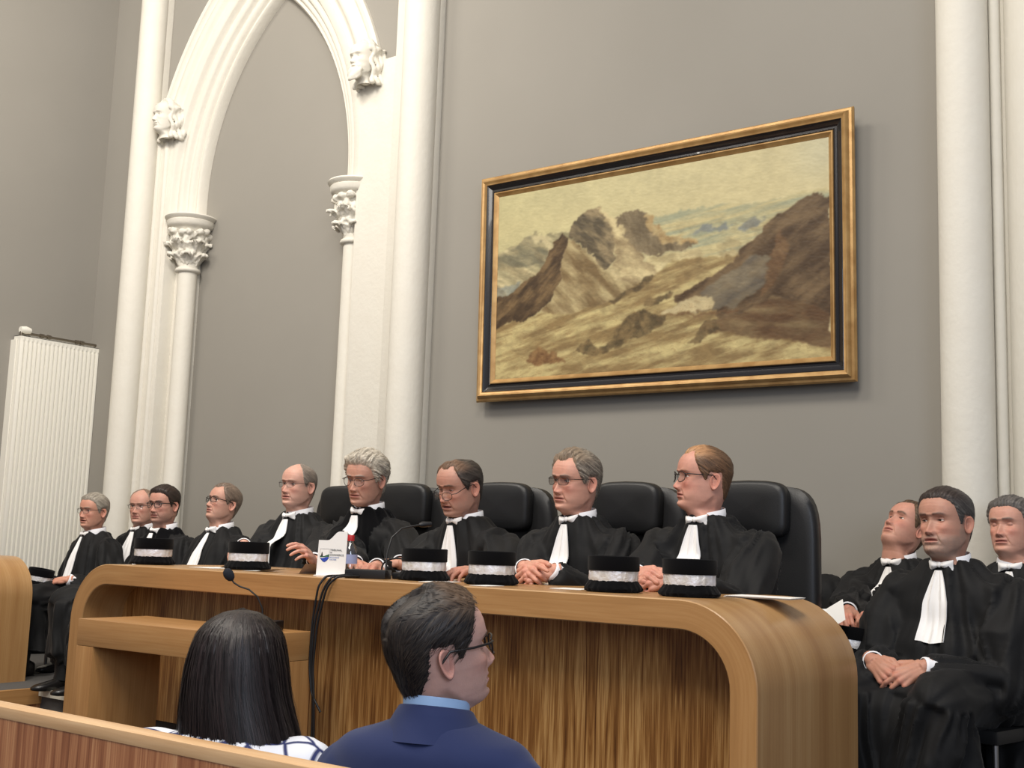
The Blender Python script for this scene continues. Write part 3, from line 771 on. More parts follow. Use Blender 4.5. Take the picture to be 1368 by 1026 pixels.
# ------------------------------------------------------------ painting
PAINT = {
'plain':[(0.517,0.752),(0.572,0.763),(0.699,0.762),(0.82,0.751),(0.897,0.757),(1.006,0.767),(1.004,0.407),(0.74,0.418),(0.573,0.529),(0.484,0.657)],
'hillsA':[(0.626,0.653),(0.668,0.668),(0.689,0.68),(0.703,0.663),(0.724,0.675),(0.744,0.656),(0.73,0.642),(0.689,0.645),(0.658,0.635)],
'hillsB':[(0.76,0.635),(0.784,0.664),(0.796,0.675),(0.812,0.681),(0.824,0.661),(0.835,0.651),(0.81,0.633),(0.78,0.616)],
'lefthill':[(-0.014,0.66),(0.026,0.70),(0.072,0.72),(0.098,0.765),(0.134,0.775),(0.15,0.756),(0.184,0.742),(0.221,0.749),(0.259,0.748),(0.284,0.719),(0.248,0.558),(0.149,0.422),(-0.008,0.349)],
'leftblue':[(-0.01,0.481),(0.03,0.498),(0.083,0.512),(0.071,0.467),(0.031,0.434),(-0.009,0.417)],
'leftshade':[(0.0,0.66),(0.06,0.70),(0.10,0.765),(0.12,0.77),(0.14,0.72),(0.18,0.66),(0.20,0.60),(0.15,0.58),(0.08,0.60),(0.0,0.58)],
'mid':[(0.372,0.758),(0.403,0.781),(0.442,0.8),(0.474,0.807),(0.496,0.786),(0.501,0.756),(0.528,0.712),(0.55,0.671),(0.583,0.641),(0.626,0.617),(0.647,0.591),(0.605,0.572),(0.551,0.57),(0.502,0.573),(0.461,0.581),(0.427,0.633),(0.396,0.696)],
'midedge':[(0.496,0.786),(0.505,0.756),(0.53,0.712),(0.555,0.671),(0.59,0.641),(0.64,0.617),(0.647,0.591),(0.60,0.60),(0.56,0.62),(0.52,0.67),(0.50,0.72),(0.485,0.77)],
'peakdark':[(0.242,0.721),(0.254,0.768),(0.27,0.814),(0.304,0.84),(0.343,0.849),(0.357,0.83),(0.372,0.788),(0.391,0.735),(0.41,0.674),(0.404,0.601),(0.411,0.555),(0.374,0.514),(0.345,0.554),(0.321,0.619),(0.277,0.682)],
'peaklight':[(0.343,0.845),(0.357,0.83),(0.386,0.792),(0.419,0.728),(0.443,0.659),(0.473,0.586),(0.511,0.524),(0.54,0.464),(0.485,0.42),(0.44,0.446),(0.398,0.521),(0.411,0.581),(0.401,0.669),(0.372,0.758)],
'peakbase':[(0.24,0.70),(0.32,0.62),(0.40,0.52),(0.45,0.45),(0.54,0.46),(0.50,0.36),(0.30,0.33),(0.2,0.40)],
'dunedark':[(0.199,0.715),(0.217,0.738),(0.239,0.721),(0.242,0.674),(0.228,0.601),(0.219,0.518),(0.205,0.451),(0.188,0.397),(0.156,0.344),(0.099,0.306),(0.026,0.293),(-0.012,0.27),(-0.015,0.434),(0.044,0.456),(0.097,0.502),(0.148,0.563),(0.18,0.63)],
'dunelight':[(0.239,0.721),(0.272,0.683),(0.302,0.623),(0.333,0.571),(0.365,0.512),(0.405,0.46),(0.462,0.424),(0.429,0.375),(0.371,0.34),(0.3,0.329),(0.226,0.314),(0.156,0.336),(0.195,0.415),(0.219,0.518),(0.228,0.601),(0.237,0.668)],
'sand':[(-0.02,0.291),(0.047,0.298),(0.156,0.336),(0.251,0.367),(0.371,0.366),(0.462,0.424),(0.529,0.473),(0.573,0.529),(0.658,0.529),(0.75,0.509),(0.8,0.516),(1.005,0.342),(1.003,-0.106),(-0.015,-0.025)],
'valley':[(0.507,0.561),(0.573,0.572),(0.637,0.569),(0.668,0.527),(0.75,0.534),(0.78,0.486),(0.699,0.416),(0.573,0.368),(0.529,0.43),(0.485,0.503)],
'rightmtn':[(0.584,0.341),(0.637,0.392),(0.699,0.44),(0.75,0.485),(0.76,0.531),(0.79,0.569),(0.823,0.606),(0.843,0.642),(0.862,0.671),(0.897,0.696),(0.919,0.724),(0.949,0.736),(0.971,0.737),(1.006,0.714),(1.002,0.04),(0.95,0.065),(0.895,0.092),(0.819,0.121),(0.75,0.143),(0.689,0.165),(0.648,0.157),(0.663,0.196),(0.71,0.224),(0.689,0.255),(0.627,0.257),(0.574,0.279)],
'rightshade':[(0.648,0.345),(0.699,0.398),(0.75,0.451),(0.79,0.491),(0.839,0.491),(0.848,0.421),(0.829,0.358),(0.799,0.305),(0.75,0.273),(0.679,0.249),(0.689,0.296)],
'rightedge':[(0.848,0.489),(0.877,0.6),(0.9,0.528),(0.886,0.43),(0.858,0.352),(0.823,0.308),(0.835,0.39)],
'lightpatch':[(0.535,0.271),(0.584,0.306),(0.637,0.333),(0.679,0.326),(0.693,0.288),(0.679,0.263),(0.627,0.254),(0.574,0.262)],
'lowershade':[(0.658,0.179),(0.7,0.212),(0.78,0.241),(0.857,0.302),(0.932,0.257),(1.003,0.181),(1.002,0.04),(0.894,0.085),(0.78,0.126),(0.689,0.158)],
'shrubA':[(0.278,0.115),(0.289,0.151),(0.306,0.168),(0.33,0.139),(0.361,0.12),(0.391,0.153),(0.407,0.21),(0.436,0.264),(0.475,0.287),(0.526,0.28),(0.552,0.254),(0.53,0.207),(0.486,0.167),(0.43,0.138),(0.384,0.103),(0.326,0.091)],
'shrubB':[(0.49,0.318),(0.503,0.341),(0.53,0.351),(0.562,0.359),(0.584,0.37),(0.573,0.343),(0.541,0.327),(0.512,0.296)],
'shrubC':[(0.383,0.346),(0.417,0.384),(0.451,0.408),(0.476,0.432),(0.489,0.466),(0.529,0.459),(0.503,0.427),(0.476,0.396),(0.435,0.374),(0.399,0.336)],
'shrubD':[(0.102,0.088),(0.133,0.124),(0.153,0.16),(0.178,0.149),(0.209,0.115),(0.242,0.066),(0.192,0.056),(0.141,0.061)],
'shrubE':[(0.617,0.098),(0.642,0.147),(0.669,0.209),(0.7,0.212),(0.73,0.173),(0.689,0.151),(0.659,0.121)],
'road':[(0.53,0.268),(0.637,0.249),(0.7,0.246),(0.78,0.268),(0.75,0.245),(0.658,0.235),(0.574,0.254)],
}
def inpoly(x, y, P):
    c = np.zeros(x.shape, bool); n = len(P)
    for i in range(n):
        x1, y1 = P[i]; x2, y2 = P[(i + 1) % n]
        if y1 == y2: continue
        c ^= ((y1 > y) != (y2 > y)) & (x < (x2 - x1) * (y - y1) / (y2 - y1) + x1)
    return c
def blur(A, k):
    for _ in range(k):
        A = np.pad(A, ((1, 1), (1, 1)), mode='edge'); A = (A[:-2, 1:-1] + A[2:, 1:-1] + A[1:-1, :-2] + A[1:-1, 2:] + 2 * A[1:-1, 1:-1]) / 6
    return A
def build_painting():
    W, Hh = 2.195, 1.265
    t = thing('framed_painting', 'large landscape painting of sandy dunes in a black and gilt frame', 'painting', (-3.112, 5.37, 2.245))
    t.rotation_euler = (math.radians(1.2), 0, 0)   # leans slightly forward at the top
    # frame: profile swept round the rectangle (inset, protrusion)
    secs = {'outer_moulding': [(-.030, -.0), (-.034, .02), (-.026, .033), (-.014, .036), (-.008, .050), (.0, .056), (.008, .052), (.014, .046), (.020, .044), (.022, .038)],
            'black_band': [(.020, .040), (.024, .042), (.034, .034), (.050, .026), (.060, .028), (.064, .032), (.068, .028)],
            'inner_moulding': [(.066, .026), (.070, .034), (.075, .034), (.083, .026), (.094, .018), (.096, .010)]}
    for nm, pr in secs.items():
        mb = MB(); rows = []
        for ins, d in pr:
            rows.append([(-W / 2 + ins, -d, ins), (W / 2 - ins, -d, ins), (W / 2 - ins, -d, Hh - ins), (-W / 2 + ins, -d, Hh - ins)])
        mb.grid(np.array(rows), close_v=True, flip=True)
        mb.build(nm, M['blackframe'] if nm == 'black_band' else M['gold'], t, smooth=30)
    mb = MB(); mb.box((-W / 2 + .01, -.012, .01), (W / 2 - .01, .035, Hh - .01)); mb.build('backboard', M['riser'], t)
    nx, ny = 460, 266; i0 = .093
    U, V = np.meshgrid(np.linspace(0, 1, nx), np.linspace(0, 1, ny), indexing='ij')
    n1 = fbm(U * 14, V * 9, 5, 40); n2 = fbm(U * 60, V * 40, 4, 50); n3 = fbm(U * 120 + V * 60, V * 140, 3, 60)
    C = np.zeros(U.shape + (3,))
    g = lambda r, gg, b: np.array([r, gg, b]) / 255.
    sky = g(196, 187, 140)[None, None] * (1 - U[..., None]) + g(214, 201, 156) * U[..., None]
    C[:] = sky * (1 + .10 * (n1 - .5) + .05 * (n2 - .5))[..., None]
    hz = gauss(V - .80, .10)[..., None]; C = C * (1 - .25 * hz) + .25 * hz * g(222, 206, 152)
    cr = (sst(.85, 1, U) * sst(.7, .95, V))[..., None]; C = C * (1 - .35 * cr) + .35 * cr * g(178, 182, 166)
    n4 = fbm(U * 150, V * 90, 3, 91); wx = U + .030 * (fbm(U * 22, V * 14, 4, 70) - .5) + .018 * (n2 - .5) + .010 * (n4 - .5); wy = V + .044 * (fbm(U * 24 + 9, V * 15, 4, 80) - .5) + .03 * (n2 - .5) + .016 * (n4 - .5)
    def lay(nm, c1, c2, k=1., sf=1, stretch=(30, 30, 0), contrast=1.6, light=0):
        nonlocal C
        m = blur(inpoly(wx, wy, PAINT[nm]).astype(float), sf + 1)[..., None] * k
        a = stretch[2]; uu = U * math.cos(a) + V * .58 * math.sin(a); vv = -U * math.sin(a) + V * .58 * math.cos(a)
        nn = fbm(uu * stretch[0], vv * stretch[1], 5, sum(map(ord, nm)))
        w = np.clip(.5 + contrast * (nn - .5), 0, 1)[..., None]
        C = C * (1 - m) + m * (g(*c1) * (1 - w) + g(*c2) * w)
    lay('plain', (160, 164, 136), (206, 192, 142), .85, 2, (10, 90, .12), 2.4)
    lay('hillsA', (126, 132, 132), (150, 152, 140), .85, 2); lay('hillsB', (122, 128, 130), (150, 152, 140), .85, 2)
    lay('lefthill', (150, 142, 108), (206, 192, 148), 1, 1, (16, 60, -.5), 2.6)
    lay('leftshade', (112, 108, 88), (172, 160, 122), .8, 3, (18, 60, -.4), 2.6)
    lay('leftblue', (136, 144, 142), (172, 168, 140), .8, 2)
    lay('mid', (104, 90, 68), (148, 132, 102), 1, 1, (50, 20, .4), 2.2)
    lay('midedge', (188, 152, 98), (214, 190, 136), .75, 2, (60, 40, .4), 2)
    lay('valley', (196, 180, 132), (222, 206, 156), .95, 3, (12, 60, .15), 2)
    lay('peakbase', (164, 146, 106), (206, 188, 142), .9, 3, (60, 14, .6), 2.2)
    lay('peakdark', (92, 82, 64), (156, 138, 104), 1, 1, (60, 22, .9), 2.6)
    lay('peaklight', (150, 130, 96), (222, 204, 154), 1, 2, (40, 14, .9), 2.6)
    lay('sand', (150, 126, 84), (208, 190, 134), 1, 2, (12, 60, .22), 2.8)
    lay('dunelight', (128, 106, 72), (194, 176, 130), 1, 3, (40, 10, .75), 2.8)
    lay('dunedark', (74, 58, 42), (128, 104, 72), 1, 1, (20, 60, .75), 2.6)
    lay('rightmtn', (80, 62, 44), (124, 102, 74), 1, 1, (16, 40, .6), 2.6)
    lay('rightshade', (104, 96, 84), (140, 128, 104), .9, 2, (12, 50, .5), 2.2)
    lay('rightedge', (92, 64, 42), (138, 108, 74), .8, 3, (60, 20, .9), 2)
    lay('lowershade', (98, 70, 46), (146, 124, 88), .8, 3, (12, 50, -.1), 2.4)
    lay('lightpatch', (206, 186, 140), (220, 204, 158), .95, 2)
    lay('road', (104, 74, 50), (150, 120, 84), .8, 1)
    for s_ in ('shrubA', 'shrubB', 'shrubC', 'shrubE'): lay(s_, (78, 66, 46), (134, 112, 76), .85, 1, (60, 60, .4), 2.4)
    lay('shrubD', (108, 72, 46), (156, 118, 76), .85, 2, (60, 60, 1.2), 2.4)
    gr = sst(.62, .8, n3) * sst(.5, .2, V); C = C * (1 - .25 * gr[..., None]) + .25 * gr[..., None] * g(110, 82, 52)
    pt = sst(.5, .68, fbm(U * 26 + V * 8, V * 22, 4, 95))[..., None] * sst(.78, .6, V)[..., None]; C = C * (1 - .20 * pt) + .20 * pt * g(112, 90, 62)
    C = C * .90 * (1 + (.16 * (n2 - .5) + .12 * (n3 - .5)) * (.3 + .7 * sst(.8, .6, V)))[..., None]
    mb = MB(); P = np.zeros((nx, ny, 3)); P[..., 0] = -W / 2 + i0 + U * (W - 2 * i0); P[..., 1] = -.016 - .0012 * n3; P[..., 2] = i0 + V * (Hh - 2 * i0)
    mb.grid(P, flip=True)
    me = bpy.data.meshes.new('canvas'); me.from_pydata(np.concatenate(mb.v).tolist(), [], [f[::-1] for f in mb.f]); me.update(); set_col(me, np.clip(C.reshape(-1, 3), 0, 1))
    me.materials.append(attr_mat('oil_paint', .42, bump=(400, .2, .001), spec=.35)); link('canvas', me, t, 180)

# ------------------------------------------------------------ benches
def rr_path(x0, x1, z0, z1, r, n=14):
    """open path: up the left side, over the top, down the right"""
    P = [(x0, z0)] + [(x0, z0 + (z1 - r - z0) * k / 4) for k in (1, 2, 3)]
    a = np.linspace(PI, PI / 2, n); P += [(x0 + r + r * math.cos(q), z1 - r + r * math.sin(q)) for q in a]
    P += [(x0 + r + (x1 - x0 - 2 * r) * k / 8, z1) for k in range(1, 8)]
    a = np.linspace(PI / 2, 0, n); P += [(x1 - r + r * math.cos(q), z1 - r + r * math.sin(q)) for q in a]
    P += [(x1, z1 - r - (z1 - r - z0) * k / 4) for k in (1, 2, 3, 4)]
    return np.array(P)
def arch_frame(mb_sheet, mb_front, x0, x1, z0, z1, r, th, y0, y1):
    O = rr_path(x0, x1, z0, z1, r); I = rr_path(x0 + th, x1 - th, z0, z1 - th, r - th + .0)
    s = np.r_[0, np.cumsum(np.linalg.norm(np.diff(O, axis=0), axis=1))]
    ys = np.array([y0, y0 + .003, (y0 + y1) / 2, y1 - .003, y1]); e = np.array([.003, 0, 0, 0, .003])
    def sheet(Pth, sign):
        G = np.zeros((len(Pth), 5, 3)); T = np.gradient(Pth, axis=0); T /= np.linalg.norm(T, axis=1)[:, None]; N = np.stack([-T[:, 1], T[:, 0]], -1)
        for j in range(5):
            G[:, j, 0] = Pth[:, 0] - sign * N[:, 0] * e[j]; G[:, j, 2] = Pth[:, 1] - sign * N[:, 1] * e[j]; G[:, j, 1] = ys[j]
        uv = [[(s[i], ys[j] * 1.0 + (0 if sign > 0 else 3.1)) for j in range(5)] for i in range(len(Pth))]
        return G, uv
    Go, uo = sheet(O, 1); Gi, ui = sheet(I, -1)
    mb_sheet.grid(Go, uv=uo); mb_sheet.grid(Gi, uv=ui, flip=True)
    for j, yy in ((0, y0), (4, y1)):
        for i in range(len(O) - 1):
            q = [Go[i, j], Go[i + 1, j], Gi[i + 1, j], Gi[i, j]]
            (mb_sheet if j else mb_front).add(q, [[0, 1, 2, 3] if j else [3, 2, 1, 0]], uvs=[(s[i], .02), (s[i + 1], .02), (s[i + 1], th), (s[i], th)])
def build_desk():
    t = thing('judges_bench', 'long curved oak bench with dark striped front panel where the judges sit', 'bench', (-3.0, 3.05, .48))
    L = lambda p: (p[0] + 3.0, p[1] - 3.05, p[2] - .48)
    a = MB(); b = MB()
    arch_frame(a, b, -4.605, -1.41, .48, 1.262, .245, .084, 3.05, 3.80)
    for mbx in (a, b):
        for v in mbx.v: v -= np.array((-3.0, 3.05, .48))
    a.build('top', M['oakend'], t, smooth=40); b.build('front_frame', M['oak'], t, smooth=40)
    mb = MB(); P = rr_path(-4.53, -1.49, .62, 1.19, .16)
    V = []; uv = []; n = len(P)
    pts = [L((x, 3.25, z)) for x, z in P]
    mb.add(pts, [list(range(n))[::-1]], uvs=[(p[2], p[0]) for p in pts])
    pts2 = [L((x, 3.27, z)) for x, z in P]; mb.add(pts2, [list(range(n))], uvs=[(p[2], p[0]) for p in pts2])
    mb.build('front_panel', M['zebra'], t)
    mb = MB(); mb.box(L((-4.52, 3.262, .48)), L((-1.495, 3.28, .63))); mb.build('plinth', M['riser'], t)
    # second, smaller bench on the left
    t = thing('side_bench', 'curved oak end of a second bench at the far left edge', 'bench', (-7.2, 3.4, .48))
    a = MB(); b = MB(); arch_frame(a, b, -8.05, -6.735, .48, 1.225, .245, .084, 3.45, 4.19)
    for mbx in (a, b):
        for v in mbx.v: v -= np.array((-7.2, 3.4, .48))
    a.build('top', M['oakend'], t, smooth=40); b.build('front_frame', M['oak'], t, smooth=40)
def build_podium():
    FL = np.array((-4.013, 2.694)); BL = np.array((-3.99, 3.002)); BR = np.array((-3.138, 3.063 - .02)); FR = np.array((-3.12, 2.727))
    ang = math.atan2(.033, .9); zt = 1.07
    t = thing('lectern', 'low oak lectern table with a gooseneck microphone, in front of the bench', 'lectern', (FL[0], FL[1], 0), ang)
    W = .905; D = .318; th = .098
    mb = MB()
    # mitred front: top board and two side boards
    mb.box((0, 0, zt - th), (W, D, zt), grain=0, bev=.002); mb.build('top', M['oak'], t, smooth=30)
    for x0, nm in ((0, 'side_board'), (W - th, 'side_board')):
        mb = MB(); mb.box((x0, 0, 0), (x0 + th, D, zt - th - .001), grain=2, bev=.002, uvo=(0, x0)); mb.build(nm, M['oak'], t, smooth=30)
def build_parapet():
    mb = MB(); y = 1.475
    t = thing('public_barrier', 'low red-brown striped wood barrier with pale top edge, bottom left foreground', 'barrier', (-2.2, y, 0))
    mb.box((-2.6, -.035, 0), (1.15, .0, 1.0), grain=2); mb.build('panel', M['parapet'], t)
    mb = MB(); mb.box((-2.6, -.037, 1.0), (1.15, .012, 1.024), grain=0, bev=.002); mb.build('top_edge', M['edge'], t, smooth=30)

# ------------------------------------------------------------ leather chairs
def pad(mb, c, sx, sz, th, r, bulge=.02, crown=.0):
    """upholstered pad lying in xz, facing -y"""
    n = 40; a = np.linspace(0, 2 * PI, n, endpoint=False); e = 5.
    cx = np.sign(np.cos(a)) * np.abs(np.cos(a)) ** (2 / e) * sx; cz = np.sign(np.sin(a)) * np.abs(np.sin(a)) ** (2 / e) * sz
    rows = []
    for q, d in ((0, -th - bulge), (.5, -th - bulge * .9), (.85, -th - bulge * .4), (.95, -th), (1.0, -th * .6), (1.0, th * .6), (.95, th), (.6, th * 1.2), (0, th * 1.2)):
        rows.append(np.stack([c[0] + cx * max(q, 1e-4), c[1] + d + 0 * a, c[2] + cz * max(q, 1e-4) + crown * np.cos(cx * q / sx * 1.5)], -1))
    mb.grid(np.array(rows), close_v=True, flip=True)
def make_chair(label, loc, rz=0, group='black leather chairs behind the bench'):
    t = thing('leather_armchair', label, 'chair', loc, rz, group)
    mb = MB(); pad(mb, (0, .02, .80), .258, .385, .035, .05, .012); mb.build('backrest', M['leather'], t, smooth=50)
    mb = MB(); pad(mb, (0, -.045, 1.085), .160, .11, .030, .036, .014, .008); mb.build('headrest', M['leather'], t, smooth=50)
    mb = MB(); pad(mb, (0, 0, 0), .25, .25, .04, .04, .02)
    V = mb.v[0].copy(); mb.v[0] = np.stack([V[:, 0], V[:, 2] - .25, -V[:, 1] + .43], -1); mb.f = [f[::-1] for f in mb.f]; mb.build('seat', M['leather'], t, smooth=50)
    for s in (-1, 1):
        mb = MB(); mb.tube([(s * .27, -.02, .45), (s * .29, -.02, .62), (s * .29, -.10, .66), (s * .29, -.36, .66), (s * .28, -.40, .60)], [.018, .02, .026, .026, .016], 12); mb.build('armrest', M['leather'], t, smooth=50)
    mb = MB(); mb.tube([(0, -.22, .10), (0, -.22, .40)], .028, 14)
    for k in range(5):
        a = k * 2 * PI / 5; mb.tube([(0, -.22, .10), (.28 * math.cos(a), -.22 + .28 * math.sin(a), .055)], [.024, .014], 10); mb.ell((.28 * math.cos(a), -.22 + .28 * math.sin(a), .027), (.02, .02, .027), 10, 8)
    mb.build('base', M['chrome'], t, smooth=40)
    return t
def make_side_chair(label, loc, rz, h=.45):
    t = thing('side_chair', label, 'chair', loc, rz)
    mb = MB(); mb.box((-.22, -.22, h - .05), (.22, .22, h), bev=.015); mb.build('seat', M['leather'], t, smooth=40)
    mb = MB(); mb.box((-.21, .21, h + .14), (.21, .24, h + .42), bev=.012); mb.build('backrest', M['leather'], t, smooth=40)
    for sx in (-1, 1):
        for sy in (-1, 1):
            mb = MB(); mb.tube([(sx * .20, sy * .2, 0), (sx * .20, sy * .2 + (.02 if sy > 0 else 0), h - .05)] + ([(sx * .20, .235, h + .40)] if sy > 0 else []), .011, 10); mb.build('leg', M['chrome'], t, smooth=40)
    return t

# ------------------------------------------------------------ small things
M['silver'] = mat('silver_braid', rgb(232, 232, 238), .34, metal=.15, bump=(46, 1., .006), var=(28, .6, rgb(200, 192, 172)))
def make_hat():
    t = thing('judge_cap', '', 'hat', (0, 0, 0), 0, None)
    def ring(prof, amp, fr, nm, m, seg=96):
        mb = MB(); a = np.linspace(0, 2 * PI, seg, endpoint=False); P = np.zeros((seg, len(prof), 3))
        for j, (r, z) in enumerate(prof):
            rj = r + (amp[j] * (np.sin(a * fr) * .6 + np.sin(a * (fr * 1.7 // 1) + j * .8) * .5 + .4 * np.sin(a * 5 + j)) if amp[j] else 0)
            P[:, j] = np.stack([rj * np.cos(a), rj * np.sin(a), z + 0 * a + (amp[j] * .35 * np.sin(a * 7) if amp[j] else 0)], -1)
        mb.grid(P, close_u=True); return mb.build(nm, M[m], t, smooth=50)
    ring([(0, .003), (.082, 0), (.096, .004), (.099, .012), (.094, .02), (.087, .030), (.082, .040), (0, .040)], [0, .001, .003, .003, .003, .002, 0, 0], 23, 'crown', 'velvet')
    ring([(.078, .036), (.0825, .036), (.084, .045), (.083, .058), (.084, .069), (.0815, .074), (.078, .074)], [0, .0006, .0012, .0012, .0010, .0005, 0], 17, 'silver_band', 'silver')
    ring([(.078, .070), (.0865, .071), (.0875, .074), (.0875, .116), (.0865, .119), (.083, .120), (.080, .117), (.077, .090), (0, .088)], [0] * 9, 9, 'brim_band', 'velvet')
    return t
def build_hats():
    spots = [((-1.738, 3.27, 1.262), .95, 'black velvet cap with silver band, rightmost on the bench', .2), ((-2.022, 3.29, 1.262), .95, 'black velvet cap with silver band beside the clasped hands of the red-haired man', .9),
             ((-2.515, 3.29, 1.262), .95, 'black velvet cap with silver band left of the hands of the man with square glasses', 2.2), ((-2.83, 3.30, 1.262), .95, 'black velvet cap with silver band right of the black microphone base', 3.1),
             ((-3.80, 3.32, 1.262), .95, 'black velvet cap with silver band in front of the bald man on the bench', 4.), ((-4.36, 3.27, 1.262), .95, 'black velvet cap with silver band, leftmost on the bench', 5.)]
    h0 = make_hat(); g = 'judges caps standing on the bench'
    for k, (p, s, lb, rz) in enumerate(spots):
        if k == 0: h = h0; h.location = p; h.rotation_euler = (0, 0, rz); h['label'] = lb; h['group'] = g
        else: h = copy_thing(h0, p, rz, lb, g)
        h.scale = (s, s, s)
    # the far left man's cap in his hand
    h = copy_thing(h0, (-7.04, 4.41, 1.035), 0, 'black cap with silver band held on the knee of the leftmost seated man', None)
    if 'group' in h: del h['group']
    h.scale = (.92, .92, .92); h.rotation_euler = (.05, .16, 1.)
    h = copy_thing(h0, (-1.67, 4.40, 1.03), 0, 'black cap with braid held in the lap of the man gazing upward', None)
    if 'group' in h: del h['group']
    h.rotation_euler = (.1, 0, 2.)
def text_mesh(s, size, mtl, parent, loc, rot, name, ex=.0003, align='LEFT', bold=0):
    cu = bpy.data.curves.new(name, 'FONT'); cu.body = s; cu.size = size; cu.extrude = ex; cu.align_x = align; cu.offset = bold
    o = bpy.data.objects.new(name, cu); COL.objects.link(o)
    dg = bpy.context.evaluated_depsgraph_get(); me = bpy.data.meshes.new_from_object(o.evaluated_get(dg)); bpy.data.objects.remove(o); bpy.data.curves.remove(cu)
    me.materials.clear(); me.materials.append(mtl)
    ob = link(name, me, parent); ob.location = loc; ob.rotation_euler = rot; return ob
def build_small():
    Z = 1.262
    # card stand with the court crest
    t = thing('court_sign', 'white shaped card stand with a shield crest and the court name', 'sign', (-3.20, 3.20, Z), math.radians(33))
    w, h0, h1 = .106, .132, .166
    prof = [(-w / 2 - .003, 0), (w / 2 - .004, 0)] + [(w / 2, .01), (w / 2 + .001, h1)]
    top = [(w / 2 - .028, h1)] + [(w / 2 - .028 - .045 * q, h1 - (h1 - h0) * (.5 - .5 * math.cos(PI * q))) for q in np.linspace(.1, 1, 9)] + [(-w / 2, h0)]
    P = prof + top
    mb = MB(); n = len(P)
    mb.add([(x, -.002 + z * .06, z) for x, z in P], [list(range(n))]); mb.add([(x, .002 + z * .06, z) for x, z in P], [list(range(n))[::-1]])
    for k in range(n):
        a, b = P[k], P[(k + 1) % n]; mb.add([(a[0], -.002 + a[1] * .06, a[1]), (a[0], .002 + a[1] * .06, a[1]), (b[0], .002 + b[1] * .06, b[1]), (b[0], -.002 + b[1] * .06, b[1])], [[0, 1, 2, 3]])
    mb.box((-w / 2 - .006, -.03, 0), (w / 2, .05, .003))
    mb.build('card', M['paper'], t)
    black = mat('black_ink', rgb(24, 24, 26), .6); green = mat('green_ink', rgb(40, 92, 60), .6); blue = mat('blue_ink', rgb(34, 66, 168), .6); lblue = mat('pale_blue_ink', rgb(120, 140, 190), .6)
    cx, cz = -.028, .083; sw = .0175
    def flat(pts, m, nm, off): 
        mb = MB(); n = len(pts); V = [(cx + x, -.0024 - off + (cz + z) * .06, cz + z) for x, z in pts]; mb.add(V, [list(range(n))]); mb.build(nm, m, t)
    def shield(x): return -.016 - .0165 * (1 - abs(x / sw) ** 1.7) 
    xs = np.linspace(-sw, sw, 21)
    # outline
    out = [(-sw, .017), (sw, .017), (sw, -.013)] + [(x, shield(x)) for x in xs[::-1]] + [(-sw, -.013)]
    mb = MB(); o2 = [(x * .965, (z + .006) * .965 - .006) for x, z in out]; n = len(out)
    for k in range(n):
        a, b, c, d = out[k], out[(k + 1) % n], o2[(k + 1) % n], o2[k]
        mb.add([(cx + q[0], -.0026 + (cz + q[1]) * .06, cz + q[1]) for q in (a, b, c, d)], [[0, 1, 2, 3]])
    mb.build('shield_outline', black, t)
    wave = lambda x, o, am=.0022: o + am * math.sin(x / sw * 3.0)
    flat([(x, wave(x, -.0155)) for x in xs] + [(x, max(shield(x), -.04)) for x in xs[::-1]], blue, 'sea', 0)
    flat([(x, wave(x, -.0135, .001)) for x in xs] + [(x, -.0125 + .0030 + .009 * max(0, x / sw) ** 1.5 + .001 * math.sin(x / sw * 5)) for x in xs[::-1]], green, 'hill', .0001)
    flat([(-.0135, -.012), (-.0065, -.012), (-.0072, -.003), (-.008, -.001), (-.0085, .003), (-.010, .006), (-.0115, .003), (-.012, -.001), (-.0128, -.003)], black, 'tower', .0002)
    r = (PI / 2 + -.06, 0, 0)
    for s_, sz, m, z in (('TRIBUNAL', .0098, black, .093), ('DE', .0066, black, .0845), ('COMMERCE', .0098, black, .0745), ('BOULOGNE', .0066, lblue, .0665), ('SUR-MER', .0066, lblue, .0585)):
        text_mesh(s_, sz, m, t, (-.0085, -.0028 + z * .06, z), r, 'lettering')
    # water bottle
    t = thing('water_bottle', 'clear plastic water bottle with red cap behind the card stand', 'bottle', (-3.262, 3.36, Z))
    mb = MB(); mb.lathe([(0, .001), (.026, 0), (.029, .006), (.029, .04), (.0275, .045), (.029, .05), (.029, .085), (.026, .103), (.015, .122), (.012, .128), (.012, .14)], 24); mb.build('body', M['bottle'], t, smooth=40)
    mb = MB(); mb.lathe([(.0294, .045), (.0294, .08)], 24); mb.build('paper_label', mat('bottle_label', rgb(150, 160, 200), .5), t, smooth=40)
    mb = MB(); mb.lathe([(.0145, .132), (.0148, .134), (.0148, .152), (.013, .155), (0, .155)], 20); mb.build('cap', mat('red_plastic', rgb(176, 40, 44), .4), t, smooth=40)
    # microphone on the bench
    t = thing('bench_microphone', 'black desk microphone with curved gooseneck on the bench, left of the caps', 'microphone', (-3.00, 3.19, Z), math.radians(28))
    mb = MB(); mb.box((-.075, -.05, 0), (.075, .05, .032), bev=.004); mb.build('base', M['black'], t, smooth=30)
    mb = MB(); mb.tube([(.06, .02, .03), (.055, .04, .09), (.066, .06, .15), (.095, .09, .185), (.15, .13, .20)], [.0035] * 5, 10); mb.build('gooseneck', M['black'], t, smooth=40)
    mb = MB(); mb.tube([(.15, .13, .20), (.16, .137, .202), (.19, .158, .205)], [.006, .011, .009], 12); mb.build('capsule', M['black'], t, smooth=40)
    t = thing('telephone_console', 'low black console with a looped cord between microphone and first cap', 'console', (-2.925, 3.30, Z), math.radians(20))
    mb = MB(); mb.box((-.035, -.035, 0), (.075, .045, .024), bev=.006); mb.build('housing', M['black'], t, smooth=30)
